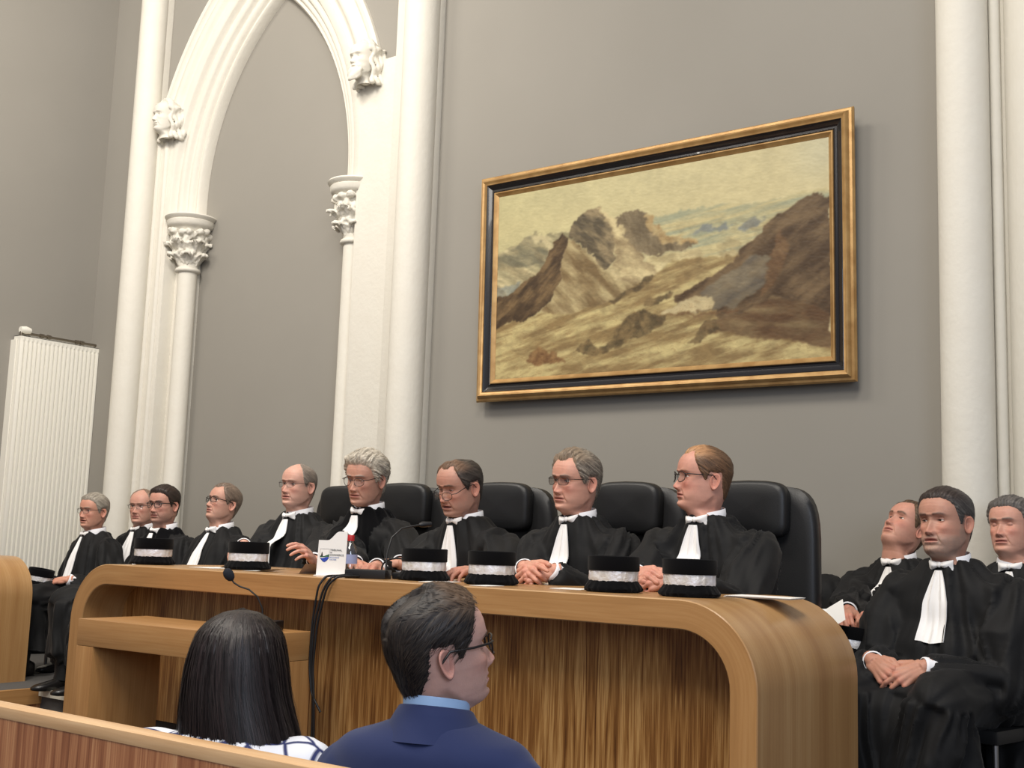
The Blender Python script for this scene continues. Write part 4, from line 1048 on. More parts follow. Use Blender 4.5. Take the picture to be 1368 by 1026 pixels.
    a = np.linspace(0, PI, 14); mb = MB(); mb.tube([(-.09 + .10 * (1 - math.cos(q)) / 2 * 1.3, 0, .02 + .055 * math.sin(q) ** .6) for q in a], .0035, 8); mb.build('cord', M['cable'], t, smooth=60)
    # microphone on the lectern
    t = thing('lectern_microphone', 'black gooseneck microphone with foam head standing on the oak lectern', 'microphone', (-3.24, 2.94, 1.07), math.radians(25))
    mb = MB(); mb.box((-.055, -.05, 0), (.045, .04, .035), bev=.005); mb.build('base', M['black'], t, smooth=30)
    p = [(-.02, 0, .03), (-.024, -.002, .075), (-.042, -.006, .115), (-.075, -.01, .140), (-.110, -.014, .150), (-.132, -.016, .162), (-.145, -.018, .18)]
    mb = MB(); mb.tube(p, .0032, 10); mb.build('gooseneck', M['black'], t, smooth=60)
    mb = MB(); d = Vector(p[-1]) - Vector(p[-2]); d.normalize(); c = np.array(p[-1])
    dd = np.array(d); mb.tube([c - dd * .012, c - dd * .006, c + dd * .004, c + dd * .018, c + dd * .03, c + dd * .037], [.006, .013, .0175, .0185, .014, .004], 18); mb.build('foam_head', mat('foam', rgb(26, 30, 40), .95, bump=(600, .6, .002)), t, smooth=60)
    # cables falling from the bench
    cab = [[(-3.00, 3.19, 1.27), (-3.02, 3.12, 1.275), (-3.045, 3.05, 1.268), (-3.07, 3.035, 1.22), (-3.10, 3.03, 1.1), (-3.105, 3.03, .95), (-3.085, 3.03, .84), (-3.08, 3.03, .72), (-3.09, 3.02, .60), (-3.12, 3.01, .488)],
           [(-2.99, 3.17, 1.27), (-3.00, 3.10, 1.27), (-3.02, 3.05, 1.268), (-3.05, 3.032, 1.23), (-3.085, 3.03, 1.1), (-3.095, 3.03, .95), (-3.075, 3.025, .84), (-3.07, 3.03, .70), (-3.075, 3.03, .58), (-3.10, 3.0, .488)],
           [(-3.02, 3.21, 1.27), (-3.06, 3.13, 1.27), (-3.075, 3.05, 1.268), (-3.09, 3.03, 1.23), (-3.11, 3.03, 1.1), (-3.112, 3.03, .95), (-3.09, 3.025, .86), (-3.045, 3.03, .80)]]
    for k, pts in enumerate(cab):
        P = np.array(pts); tt = np.linspace(0, len(P) - 1, 60); Q = np.stack([np.interp(tt, range(len(P)), P[:, c]) for c in range(3)], -1)
        for _ in range(3): Q[1:-1] = (Q[:-2] + 2 * Q[1:-1] + Q[2:]) / 4
        mb = MB(); mb.tube(Q, .0042, 8)
        o = mb.build('cable', M['cable'], None, smooth=60); tag(o, ['thick black cable hanging down the bench front, leftmost of the bundle', 'black cable hanging down the bench front, rightmost of the bundle at the top edge', 'short black cable with a loose plug end hanging in the bundle on the bench front'][k], 'cable', 'cables hanging down the bench front')
        o['group'] = 'cables hanging down the bench front'
    # papers
    def paper(x, y, w, h, rz, lb, n=1, z=Z, fold=0, nm='paper_sheet', tilt=0):
        mb = MB()
        for k in range(n): 
            d = k * .004
            if fold: mb.add([(-w / 2, -h / 2, .001), (0, -h / 2, .002), (w / 2, -h / 2, fold), (w / 2, h / 2, fold), (0, h / 2, .002), (-w / 2, h / 2, .001)], [[0, 1, 4, 5], [1, 2, 3, 4], [5, 4, 1, 0], [4, 3, 2, 1]])
            else: mb.box((-w / 2 + d, -h / 2 - d, .0005 + k * .002), (w / 2 + d, h / 2 - d, .0016 + k * .002))
        o = mb.build(nm, M['paper']); o.location = (x, y, z); o.rotation_euler = (tilt, 0, rz); tag(o, lb, "paper"); return o
    paper(-1.60, 3.50, .21, .15, .1, 'stack of printed sheets at the right end of the bench top', 3, nm='paper_stack')
    paper(-2.20, 3.32, .11, .12, .2, 'white sheet on the bench between the two rightmost seated judges')
    paper(-2.44, 3.17, .07, .10, .0, 'white slip on the bench under the hand of the man with square glasses')
    paper(-2.71, 3.25, .10, .15, .3, 'white sheet on the bench under the speaking man hand')
    paper(-3.62, 3.25, .15, .10, .2, 'open white booklet on the bench beside the cap of the bald man', 1, fold=.012, nm='booklet')
    paper(-3.98, 3.28, .16, .11, -.1, 'flat white sheet on the bench left of the bald man cap', 1)
    paper(-4.02, 3.38, .10, .08, .5, 'small folded white card on the bench in front of the leftmost bench judge', 1, fold=.03, nm='folded_card')
    paper(-4.50, 3.33, .07, .12, .5, 'folded white paper standing near the left end of the bench', 1, fold=.045, nm='folded_card')
    paper(-3.37, 3.28, .10, .13, -.3, 'grey brown leaflet lying left of the white card stand', 1, fold=.04, nm='leaflet').data.materials[0] = mat('kraft_leaflet', rgb(150, 132, 118), .7)
    o = paper(-1.715, 4.31, .11, .10, .5, 'folded white papers in the hands of the person gazing upward', 1, z=1.165, fold=.06, nm='booklet', tilt=.8)
M['bottle'] = lens_mat('clear_plastic', (.90, .92, .94, 1), .16)
# ------------------------------------------------------------ people
def rotm(yaw, pitch, roll):
    """degrees; yaw turns -y towards -x for negative values, pitch>0 looks up, roll>0 tilts to own left"""
    y, p, r = map(math.radians, (yaw, pitch, roll))
    return np.array(Matrix.Rotation(y, 3, 'Z') @ Matrix.Rotation(-p, 3, 'X') @ Matrix.Rotation(r, 3, 'Y'))
def remesh(mb, voxel, smooth=2, name='tmp'):
    me = bpy.data.meshes.new(name); me.from_pydata(np.concatenate(mb.v).tolist(), [], mb.f); me.update()
    o = bpy.data.objects.new(name, me); COL.objects.link(o)
    md = o.modifiers.new('r', 'REMESH'); md.mode = 'VOXEL'; md.voxel_size = voxel; md.adaptivity = 0
    dg = bpy.context.evaluated_depsgraph_get(); dg.update()
    ev = o.evaluated_get(dg); m2 = bpy.data.meshes.new_from_object(ev)
    bpy.data.objects.remove(o); bpy.data.meshes.remove(me)
    V = np.zeros(len(m2.vertices) * 3, np.float32); m2.vertices.foreach_get('co', V); V = V.reshape(-1, 3).astype(float)
    nl = len(m2.loops); li = np.zeros(nl, np.int32); m2.loops.foreach_get('vertex_index', li)
    ls = np.zeros(len(m2.polygons), np.int32); lt = ls.copy(); m2.polygons.foreach_get('loop_start', ls); m2.polygons.foreach_get('loop_total', lt)
    E = np.zeros(len(m2.edges) * 2, np.int32); m2.edges.foreach_get('vertices', E); E = E.reshape(-1, 2)
    F = [li[a:a + b].tolist() for a, b in zip(ls, lt)]
    bpy.data.meshes.remove(m2)
    V = laplace(V, E, smooth)
    return V, F, E
def laplace(V, E, it, k=.6):
    n = len(V)
    deg = np.bincount(E.ravel(), minlength=n)[:, None].clip(1)
    for _ in range(it):
        S = np.zeros_like(V)
        for c in range(3):
            S[:, c] = np.bincount(E[:, 0], V[E[:, 1], c], n) + np.bincount(E[:, 1], V[E[:, 0], c], n)
        V = V * (1 - k) + k * S / deg
    return V
def vnormals(V, F):
    A = np.array([f[:3] for f in F]); N = np.cross(V[A[:, 1]] - V[A[:, 0]], V[A[:, 2]] - V[A[:, 0]])
    R = np.zeros_like(V)
    for k in range(3):
        for c in range(3): R[:, c] += np.bincount(A[:, k], N[:, c], len(V))
    return R / (np.linalg.norm(R, axis=1)[:, None] + 1e-12)
# ---- hands
def hand_build(curls, thumb, spread=1., arm=.036):
    mb = MB()
    mcp = [(.090, .030, .0), (.095, .0095, .003), (.091, -.011, .001), (.083, -.030, -.004)]
    ln = [.070, .079, .073, .057]; rr = [.0092, .0094, .0089, .0079]; sp = [.10, .02, -.06, -.16]
    for k in range(4):
        m = np.array(mcp[k]); mb.tube([(0.0, m[1] * .55, 0), m * .55 + np.array((0, 0, .003)), m], [.016, .0155, .0118 if k < 3 else .0108], 12)
        mb.ell(m, (.0118, .0108, .0112), 12, 8)
        c = curls[k] if isinstance(curls[0], (list, tuple)) else curls
        ang = 0; p = m.copy(); az = sp[k] * spread
        for seg, (fr, cu) in enumerate(zip((.45, .30, .25), c)):
            ang += math.radians(cu); L = ln[k] * fr
            d = np.array([math.cos(ang) * math.cos(az), math.cos(ang) * math.sin(az), -math.sin(ang)])
            q = p + d * L; r0 = rr[k] * (1 - .08 * seg); r1 = rr[k] * (1 - .08 * (seg + 1)) * (.9 if seg == 2 else 1)
            mb.tube([p, (p + q) / 2, q], [r0 * 1.04, r0 * .95, r1 * 1.03], 12); mb.ell(q, (r1 * 1.03,) * 3, 12, 8); p = q
    T = [np.array(x) for x in thumb]
    for k in range(len(T) - 1):
        r0 = (.0165, .0125, .0105)[k]; r1 = (.0125, .0105, .009)[k]
        mb.tube([T[k], (T[k] + T[k + 1]) / 2, T[k + 1]], [r0, (r0 + r1) / 2 * .97, r1], 12); mb.ell(T[k + 1], (r1 * 1.02,) * 3, 12, 8)
    mb.ell((.038, .024, -.008), (.034, .017, .0155), 16, 10); mb.ell((.04, -.022, -.006), (.036, .015, .013), 16, 10)
    mb.ell((.05, 0, 0), (.045, .034, .0125), 18, 10)
    mb.ell((0, 0, 0), (.026, .028, .019), 16, 10)
    mb.tube([(.01, 0, 0), (-.015, 0, 0), (-arm, 0, .0)], [.024, .025, .022], 16)
    V, F, E = remesh(mb, .0027, 3)
    return V, F
TH_REL = [(.018, .026, -.008), (.050, .050, -.018), (.080, .058, -.024), (.104, .058, -.028)]
TH_IN = [(.018, .026, -.010), (.048, .044, -.026), (.075, .036, -.040), (.098, .026, -.045)]
TH_OVER = [(.018, .026, -.006), (.050, .046, -.012), (.080, .042, -.018), (.104, .030, -.022)]
_hands = {}
def get_hand(kind):
    if kind not in _hands:
        if kind == 'flat': _hands[kind] = hand_build((10, 12, 8), TH_REL, 1.)
        elif kind == 'relaxed': _hands[kind] = hand_build([(22, 28, 16), (26, 32, 18), (30, 34, 20), (34, 36, 20)], TH_REL)
        elif kind == 'clasp': _hands[kind] = hand_build([(38, 62, 20), (42, 66, 22), (46, 66, 22), (50, 62, 22)], TH_OVER, .8)
        elif kind == 'clasp2': _hands[kind] = hand_build([(30, 50, 18), (34, 52, 18), (36, 52, 18), (38, 52, 18)], TH_OVER, .8)
        elif kind == 'grip': _hands[kind] = hand_build([(52, 42, 18), (54, 44, 18), (56, 44, 18), (58, 44, 18)], TH_IN, .8)
        elif kind == 'point': _hands[kind] = hand_build([(8, 10, 6), (46, 60, 30), (52, 62, 30), (56, 60, 30)], TH_REL, .6)
        elif kind == 'steeple': _hands[kind] = hand_build([(6, 14, 8), (46, 62, 24), (48, 62, 24), (50, 60, 22)], TH_REL, .9)
    return _hands[kind]
def frame(x, z):
    x = np.array(x, float); x /= np.linalg.norm(x); z = np.array(z, float); z = z - x * z.dot(x); z /= np.linalg.norm(z)
    return np.array([x, np.cross(z, x), z]).T
def ik(S, Wr, a, b, pole):
    S = np.array(S, float); Wr = np.array(Wr, float); d = Wr - S; D = np.linalg.norm(d)
    if D > (a + b) * .995: Wr = S + d / D * (a + b) * .995; d = Wr - S; D = np.linalg.norm(d)
    u = d / D; x = (a * a - b * b + D * D) / (2 * D); h = math.sqrt(max(a * a - x * x, 0))
    p = np.array(pole, float); p = p - u * p.dot(u); p /= np.linalg.norm(p)
    return S + u * x + p * h
def loft(mb, secs, seg=40, n=2.2):
    """secs: list of (center, half width, front depth, back depth, tilt axis y?)"""
    a = np.linspace(0, 2 * PI, seg, endpoint=False); rows = []
    for c, w, f, b in secs:
        sx = np.sign(np.sin(a)) * np.abs(np.sin(a)) ** (2 / n) * w
        cy = np.sign(np.cos(a)) * np.abs(np.cos(a)) ** (2 / n); cy = np.where(cy > 0, -cy * f, -cy * b)
        rows.append(np.stack([c[0] + sx, c[1] + cy, c[2] + 0 * a], -1))
    base = mb.n
    mb.grid(np.array(rows), close_v=True)
    k = len(secs)
    mb.f.append([base + q for q in range(seg)]); mb.m.append(0); mb.uv.append(None)
    mb.f.append([base + (k - 1) * seg + q for q in range(seg)][::-1]); mb.m.append(0); mb.uv.append(None)

def person(label, head, face=0, torso=0, pitch=0, roll=0, lean=.05, seat=.93, P=None, hands=None, outfit='robe', glasses=None,
           gaze=(0, 0), knee=.44, legdrop=.45, wide=1., belly=0., velvet=False, group=None, floor=.48, jab=.30, jabtw=0, sleeve=1., vox=.011, elbow_out=.5, legs=True, shoulder=0.):
    P = dict(P or {}); P.setdefault('seed', abs(hash(label)) % 1000 if False else sum(map(ord, label)))
    if outfit == 'robe': P.setdefault('lowres', False)
    Rz = np.array(Matrix.Rotation(math.radians(torso), 3, 'Z'))
    hipw = np.array(head, float) - Rz @ np.array([0, -(lean + .035), 0]); hipw[2] = floor
    t = thing('person', label, 'person', hipw.tolist(), math.radians(torso), group)
    Hc = Rz.T @ (np.array(head) - hipw)              # head centre in local space
    Nk = np.array([0, -lean, Hc[2] - P.get('nko', .168)])          # base of the neck
    hz = seat - floor                                # seat height in local space
    Rh = rotm(face - torso, pitch, roll)
    H = head_mesh(P); sc = H['sc']
    piv = np.array([0, .025, -.11])
    def xf(G):
        G = np.asarray(G); shp = G.shape; G = G.reshape(-1, 3)
        hp = (G - piv * sc) @ Rh.T + piv * sc + Hc
        w = sst(-.215 * sc, -.095 * sc, G[:, 2])[:, None]
        yaw_half = rotm((face - torso) * .5, 0, 0)
        tp = (G * np.array([1, 1, 1])) @ yaw_half.T + np.array([Nk[0], Nk[1] - .035, Nk[2] + .188])
        w2 = sst(-.30, -.22, G[:, 2] / sc)[:, None]
        return (hp * w + tp * (1 - w)).reshape(shp)
    # ---------- body: head, neck and trunk in one sheet
    mb = MB(); cols = []
    G = xf(H['G']); C = H['C']
    # trunk rings below the neck, hidden under the clothes
    a = H['a']; extra = []
    Zs = np.linspace(0, 1, 9)
    for q in Zs[::-1]:
        if q > .97: continue
        c = np.array([0, -lean * q, hz + .02 + (Nk[2] - .10 - hz - .02) * q])
        w = np.interp(q, [0, .3, .6, .8, .9, 1], [.13, .12, .125, .11, .07, .055]) * wide; f = np.interp(q, [0, .4, .8, 1], [.07, .07 + belly * .3, .045, .02]); b = np.interp(q, [0, .4, .8, 1], [.11, .09, .10, .07])
        extra.append(np.stack([c[0] + np.sin(a) * w, c[1] - np.where(np.cos(a) > 0, f, b) * np.cos(a), np.full(len(a), c[2])], -1))
    ex = np.array(extra)[::-1].transpose(1, 0, 2)
    full = np.concatenate([ex, G], 1); Cf = np.concatenate([np.ones(ex.shape) * (np.array(P.get('skin', (205, 160, 138))) / 255.), C], 1)
    mb.grid(full, close_u=True); cols.append(Cf.reshape(-1, 3))
    skc = np.array(P.get('skin', (205, 160, 138))) / 255.
    for V, Fc in H['ears']:
        V2 = xf(V * sc); mb.add(V2, Fc)
        cc = np.ones((len(V), 3)) * skc; cc = cc * .82 + .18 * np.array([190, 104, 92]) / 255. ; cols.append(cc)
    # limbs
    sh = np.array([.185 * wide, Nk[1] + .01, Nk[2] - .098 + shoulder]); Sh = {-1: sh * (-1, 1, 1), 1: sh}
    arms = {}
    hands = hands or {}
    for s in (-1, 1):
        hd = hands.get(s)
        if hd is None:
            wr = np.array([s * .16, -lean - .30, hz + .16])
            hd = dict(at=wr, world=False, x=(-s * .3, -1, -.1), z=(s * .1, -.2, 1), kind='relaxed')
        w = np.array(hd['at'], float)
        if hd.get('world', True): w = Rz.T @ (w - hipw)
        el = ik(Sh[s], w, .30, .275, hd.get('pole', (s * elbow_out, .35, -1)))
        arms[s] = (Sh[s], el, w)
        hx = np.array(hd['x'], float); hzv = np.array(hd['z'], float)
        if hd.get('world', True): hx = Rz.T @ hx; hzv = Rz.T @ hzv
        V, F = get_hand(hd['kind'])
        V = V * np.array([1, -1 if s > 0 else 1, 1]) * hd.get('scale', 1.03)   # right hand on -x
        Fm = F if s < 0 else [f[::-1] for f in F]
        Rm = frame(hx, hzv)
        V2 = V @ Rm.T + w
        mb.add(V2, Fm)
        cc = np.ones((len(V), 3)) * skc; kn = gauss(V[:, 0] - .095, .012) * .25 + gauss(V[:, 0] / 1.03 - .13, .012) * .15 + .15 * sst(.14, .17, V[:, 0])
        cc = cc * (1 - kn[:, None]) + kn[:, None] * np.array([200, 112, 98]) / 255.; cols.append(cc)
        n0 = mb.n; mb.tube([Sh[s], (Sh[s] + el) / 2, el, (el + w) / 2, w], [.050, .044, .038, .035, .027], 14); cols.append(np.ones((mb.n - n0, 3)) * skc)
    kn = {}
    for s in (-1, 1):
        hip = np.array([s * .09, -.0, hz + .08]); k = np.array([s * .14 * wide, -knee, hz + .07]); an = np.array([s * .12, -knee - .02, max(.09, hz - legdrop + .07)])
        kn[s] = (hip, k, an)
        if legs:
            n0 = mb.n; mb.tube([hip, (hip + k) / 2, k, (k + an) / 2, an], [.08, .072, .055, .05, .038], 14); cols.append(np.ones((mb.n - n0, 3)) * skc)
    body = mb.build('body', M['skin'], t, smooth=180)
    set_col(body.data, np.clip(np.concatenate(cols), 0, 1))
    # ---------- eyes
    iris = np.array(P.get('iris', (82, 66, 50))) / 255.
    if P.get('eyes', 1) > .05:
        for s in (-1, 1):
            mbe = MB(); mbe.ell((0, 0, 0), (.0121,) * 3, 28, 20)
            V = np.concatenate(mbe.v)
            g = np.array([math.sin(math.radians(gaze[0])), -math.cos(math.radians(gaze[0])) * math.cos(math.radians(gaze[1])), math.sin(math.radians(gaze[1]))]); g /= np.linalg.norm(g)
            ang = np.degrees(np.arccos(np.clip(V / .0121 @ g, -1, 1)))
            cc = np.ones((len(V), 3)) * np.array([.86, .82, .78]); cc[ang < 30] = iris * .9; cc[ang < 14] = (.02, .02, .02)
            V3 = xf((V + np.array([s * EYX, -EYY, .0005])) * sc)
            me = bpy.data.meshes.new('eye'); me.from_pydata(V3.tolist(), [], mbe.f); me.update(); set_col(me, cc); me.materials.append(M['eye'])
            link('eye', me, t, 180)
    if P.get('hair'): hair_part(H, P, xf, t)
    # ---------- trouser legs and shoes
    for s in (-1, 1):
        hip, k, an = kn[s]
        if outfit == 'robe':
            mb5 = MB(); mb5.tube([k + (0, 0, -.10), (k + an) / 2, an + (0, 0, .0), an + (0, -.005, -.035)], [.065, .062, .056, .058], 20); mb5.build('trouser_leg', M['robe'], t, smooth=60)
        fz = 0.0
        rows = []; nn = 20; aa = np.linspace(0, 2 * PI, nn, endpoint=False)
        for yy, w, h0, h1 in ((.085, .012, .012, .05), (.078, .030, .004, .085), (.05, .036, .0, .10), (.015, .037, .0, .102), (-.03, .038, .0, .085), (-.08, .044, .0, .062), (-.13, .046, .0, .050), (-.175, .038, .003, .040), (-.20, .020, .008, .028), (-.205, .004, .014, .020)):
            cx = np.sign(np.cos(aa)) * np.abs(np.cos(aa)) ** .8 * w; cz = np.sign(np.sin(aa)) * np.abs(np.sin(aa)) ** .8
            rows.append(np.stack([an[0] + cx, an[1] + .01 + yy + 0 * aa, fz + (h0 + h1) / 2 + cz * (h1 - h0) / 2], -1))
        mb5 = MB(); mb5.grid(np.array(rows), close_v=True); mb5.build('shoe', M['shoe'], t, smooth=60)
    # ---------- spectacles
    if glasses:
        g = glasses; fr = M[g.get('mat', 'rim')]; rad = g.get('r', .0013); rx, rz_ = g.get('size', (.0235, .0175)); zc = g.get('z', -.003); yf = -.0985 - g.get('fwd', 0)
        mb2 = MB(); n = 36; th = np.linspace(0, 2 * PI, n, endpoint=False); e = g.get('sq', 2.6)
        lenses = []
        for s in (-1, 1):
            px = rx * np.sign(np.cos(th)) * np.abs(np.cos(th)) ** (2 / e); pz = rz_ * np.sign(np.sin(th)) * np.abs(np.sin(th)) ** (2 / e)
            px = px * (1 + .06 * np.sin(th))
            pts = np.stack([s * (.0335) + px, yf + .012 * ((px * s + .01) / .03).clip(0, 1) ** 2 * 1.0 + 0 * px, zc + pz - g.get('tilt', .08) * 0 * pz], -1)
            if g.get('half'): 
                m = pz < rz_ * .5
            mb2.tube(xf(pts * sc), rad, 8, closed=True)
            cpt = pts.mean(0)[None]; lens = MB(); lens.add(xf(np.concatenate([pts, cpt]) * sc), [[k, (k + 1) % n, n] for k in range(n)]); lenses.append(lens)
            ex_ = .0335 + rx
            mb2.tube(xf(np.array([(s * (ex_), yf + .010, zc + rz_ * .55), (s * .0735, yf + .022, zc + rz_ * .6), (s * .0795, -.04, .0 + .009 + g.get('armz', 0)), (s * .081, .012, .012), (s * .079, .032, -.008)]) * sc), g.get('arm', rad * 1.25), 8)
        br = np.array([(-(.0335 - rx) - .001, yf, zc + rz_ * .3), (0, yf - .003, zc + rz_ * .55), (.0335 - rx + .001, yf, zc + rz_ * .3)])
        mb2.tube(xf(br * sc), rad, 8)
        go = mb2.build('spectacles', fr, t, smooth=60); [q.build('lens', M[g.get('lens', 'lens')], go, smooth=180) for q in lenses]
    # ---------- clothes
    if outfit == 'robe':
        robe = make_robe(t, Nk, Hc, hz, lean, Sh, arms, kn, wide, belly, velvet, sleeve, vox, P['seed'], legdrop, floor)
        make_collar(t, Nk, robe, jab, jabtw, P['seed'], lean, hz, belly)
        for s in (-1, 1):
            S, E_, Wv = arms[s]; d = Wv - E_; d /= np.linalg.norm(d)
            mb3 = MB(); mb3.tube([Wv - d * .055, Wv - d * .005, Wv + d * .002, Wv + d * .004], [.036, .037, .036, .032], 20, cap=False); mb3.tube([Wv - d * .05, Wv + d * .002], [.033, .034], 20, cap=False)
            mb3.build('shirt_cuff', M['shirt'], t, smooth=60)
    t['_'] = 0; del t['_']
    return dict(t=t, Nk=Nk, Hc=Hc, arms=arms, kn=kn, xf=xf, H=H, Sh=Sh, hz=hz, Rz=Rz, hipw=hipw)
M['robe'] = mat('black_robe_cloth', rgb(17, 17, 18), .7, bump=(700, .2, .0005), sheen=.04, spec=.3)
M['shoe'] = mat('black_shoe_leather', rgb(24, 22, 22), .3, spec=.5)
M['velvet'] = mat('black_velvet', rgb(11, 11, 13), .95, sheen=.06, spec=.08)
M['shirt'] = mat('white_cotton', rgb(236, 236, 240), .7, bump=(300, .1, .0004), sheen=.1)
M['bowcloth'] = mat('white_bow_cloth', rgb(240, 238, 236), .65, bump=(200, .15, .0006))
def seg_param(V, A, B):
    d = B - A; L2 = d.dot(d); u = np.clip(((V - A) @ d) / L2, 0, 1); c = A + u[:, None] * d
    return u, np.linalg.norm(V - c, axis=1), c, d / math.sqrt(L2)
def folds(V, N, bones, amp, seed):
    best = np.full(len(V), 1e9); D = np.zeros(len(V))
    for k, (A, B, rad, lobes, am) in enumerate(bones):
        u, dist, c, d = seg_param(V, A, B)
        e1 = np.cross(d, (0.13, .9, .3)); e1 /= np.linalg.norm(e1); e2 = np.cross(d, e1)
        r = V - c; ang = np.arctan2(r @ e2, r @ e1); L = np.linalg.norm(B - A)
        s = u * L
        ph = ang * lobes / (2 * PI)
        nn = vnoise(ph * 1.0 + .9 * vnoise(s * 7, ph * .5, seed + k) + 50, s * 3.2 + 3 * k, seed + 3 * k)
        ridge = 1 - np.abs(2 * nn - 1) ** 1.0
        w = ridge * 2 - 1 + .6 * (vnoise(ph * 2.3 + 9, s * 9, seed + 7 * k) - .5)
        sc_ = dist / rad; m = sc_ < best
        best = np.where(m, sc_, best); D = np.where(m, w * am, D)
    return V + N * (D * amp)[:, None]
def make_robe(t, Nk, Hc, hz, lean, Sh, arms, kn, wide, belly, velvet, sleeve, vox, seed, legdrop, floor):
    mb = MB()
    z0 = hz - .01; z1 = Nk[2]
    def P_(q): return np.array([0, -lean * q, z0 + (z1 - z0) * q])
    secs = []
    for q, w, f, b in ((0, .20, .16, .15), (.12, .215, .165 + belly, .15), (.3, .205, .155 + belly, .14), (.48, .205, .145 + belly * .7, .14), (.64, .212, .135, .135), (.76, .214, .122, .128), (.85, .198, .105, .115), (.90, .172, .098, .108), (.95, .135, .090, .098), (1.0, .104, .082, .092), (1.05, .086, .070, .084)):
        secs.append((P_(q), w * (wide if q < .92 else (1 + (wide - 1) * .4)), f, b))
    secs[-1] = (secs[-1][0] + (0, 0, .0), secs[-1][1], secs[-1][2], secs[-1][3])
    loft(mb, secs)
    bones = [(P_(0), P_(.85), .20, 26, .8)]
    for s in (-1, 1):
        S, E_, W_ = arms[s]
        d = W_ - E_; L = np.linalg.norm(d); d = d / L; We = W_ - d * .012
        mb.ell(S + np.array((-.02 * s, 0, .0)), (.088, .092, .080), 24, 14)
        dn = np.array([0, 0, -.012]) * sleeve
        mb.tube([S, S * .6 + E_ * .4 + dn, E_ + dn, E_ * .5 + We * .5 + dn, We - d * .02 + dn * 1.2, We + dn * 1.2], [.080, .086 * sleeve, .080 * sleeve, .064 * sleeve, .054 * sleeve, .052 * sleeve], 28)
        mb.ell(E_ + dn, (.086 * sleeve,) * 3, 20, 12)
        bones += [(S, E_, .08, 15, 1.0), (E_, We, .075, 13, .9)]
    for s in (-1, 1):
        hip, k, an = kn[s]
        mb.tube([hip, (hip + k) / 2, k + (0, -.01, 0)], [.12, .112, .10], 24); mb.ell(k + (0, -.01, -.01), (.10, .10, .10), 20, 12)
        ah = an + np.array([0, 0, .10])
        mb.tube([k + (0, -.01, 0), (k + ah) / 2, ah], [.10, .105, .115], 24)
        bones += [(hip, k, .11, 12, .9), (k, ah, .11, 16, 1.2)]
    # cloth bridging the lap and falling between the knees
    hl, kl, al = kn[-1]; hr, kr, ar = kn[1]
    secs = [((0, -.02, hz + .02), .17 * wide, .05, .14), ((0, -.1, hz + .09), .19 * wide, .22, .12), ((0, -.1, hz + .13), .17 * wide, .18, .1)]
    loft(mb, secs, 30)
    kz = kl[2]; ky = kl[1]; kx = abs(kl[0])
    secs = [((0, ky + .05, al[2] + .06), kx + .12, .14, .12), ((0, ky + .05, (kz + al[2]) / 2), kx + .09, .125, .10), ((0, ky + .06, kz - .02), kx + .07, .12, .12), ((0, ky + .10, kz + .06), kx + .05, .10, .15)]
    loft(mb, secs, 36)
    V, F, E = remesh(mb, vox, 5)
    N = vnormals(V, F)
    V = folds(V, N, bones, .019, seed % 97)
    V = laplace(V, E, 1, .4)
    me = bpy.data.meshes.new('robe'); me.from_pydata(V.tolist(), [], F); me.update()
    me.materials.append(M['robe']); me.materials.append(M['velvet'])
    ctr = np.array([V[f].mean(0) for f in F]); Nf = N[[f[0] for f in F]]
    mi = np.zeros(len(F), np.int32)
    if velvet:
        bw = .06 + .05 * np.clip((ctr[:, 2] - hz - .1) / .4, 0, 1)
        mi[(np.abs(ctr[:, 0]) < bw) & (Nf[:, 1] < -.2) & (ctr[:, 2] > hz + .08)] = 1
        cz = Nk[2]; mi[(ctr[:, 2] > cz - .06) & (np.abs(ctr[:, 0]) < .12)] = 1
    me.polygons.foreach_set('material_index', mi)
    return link('robe', me, t, 180)
from mathutils.bvhtree import BVHTree
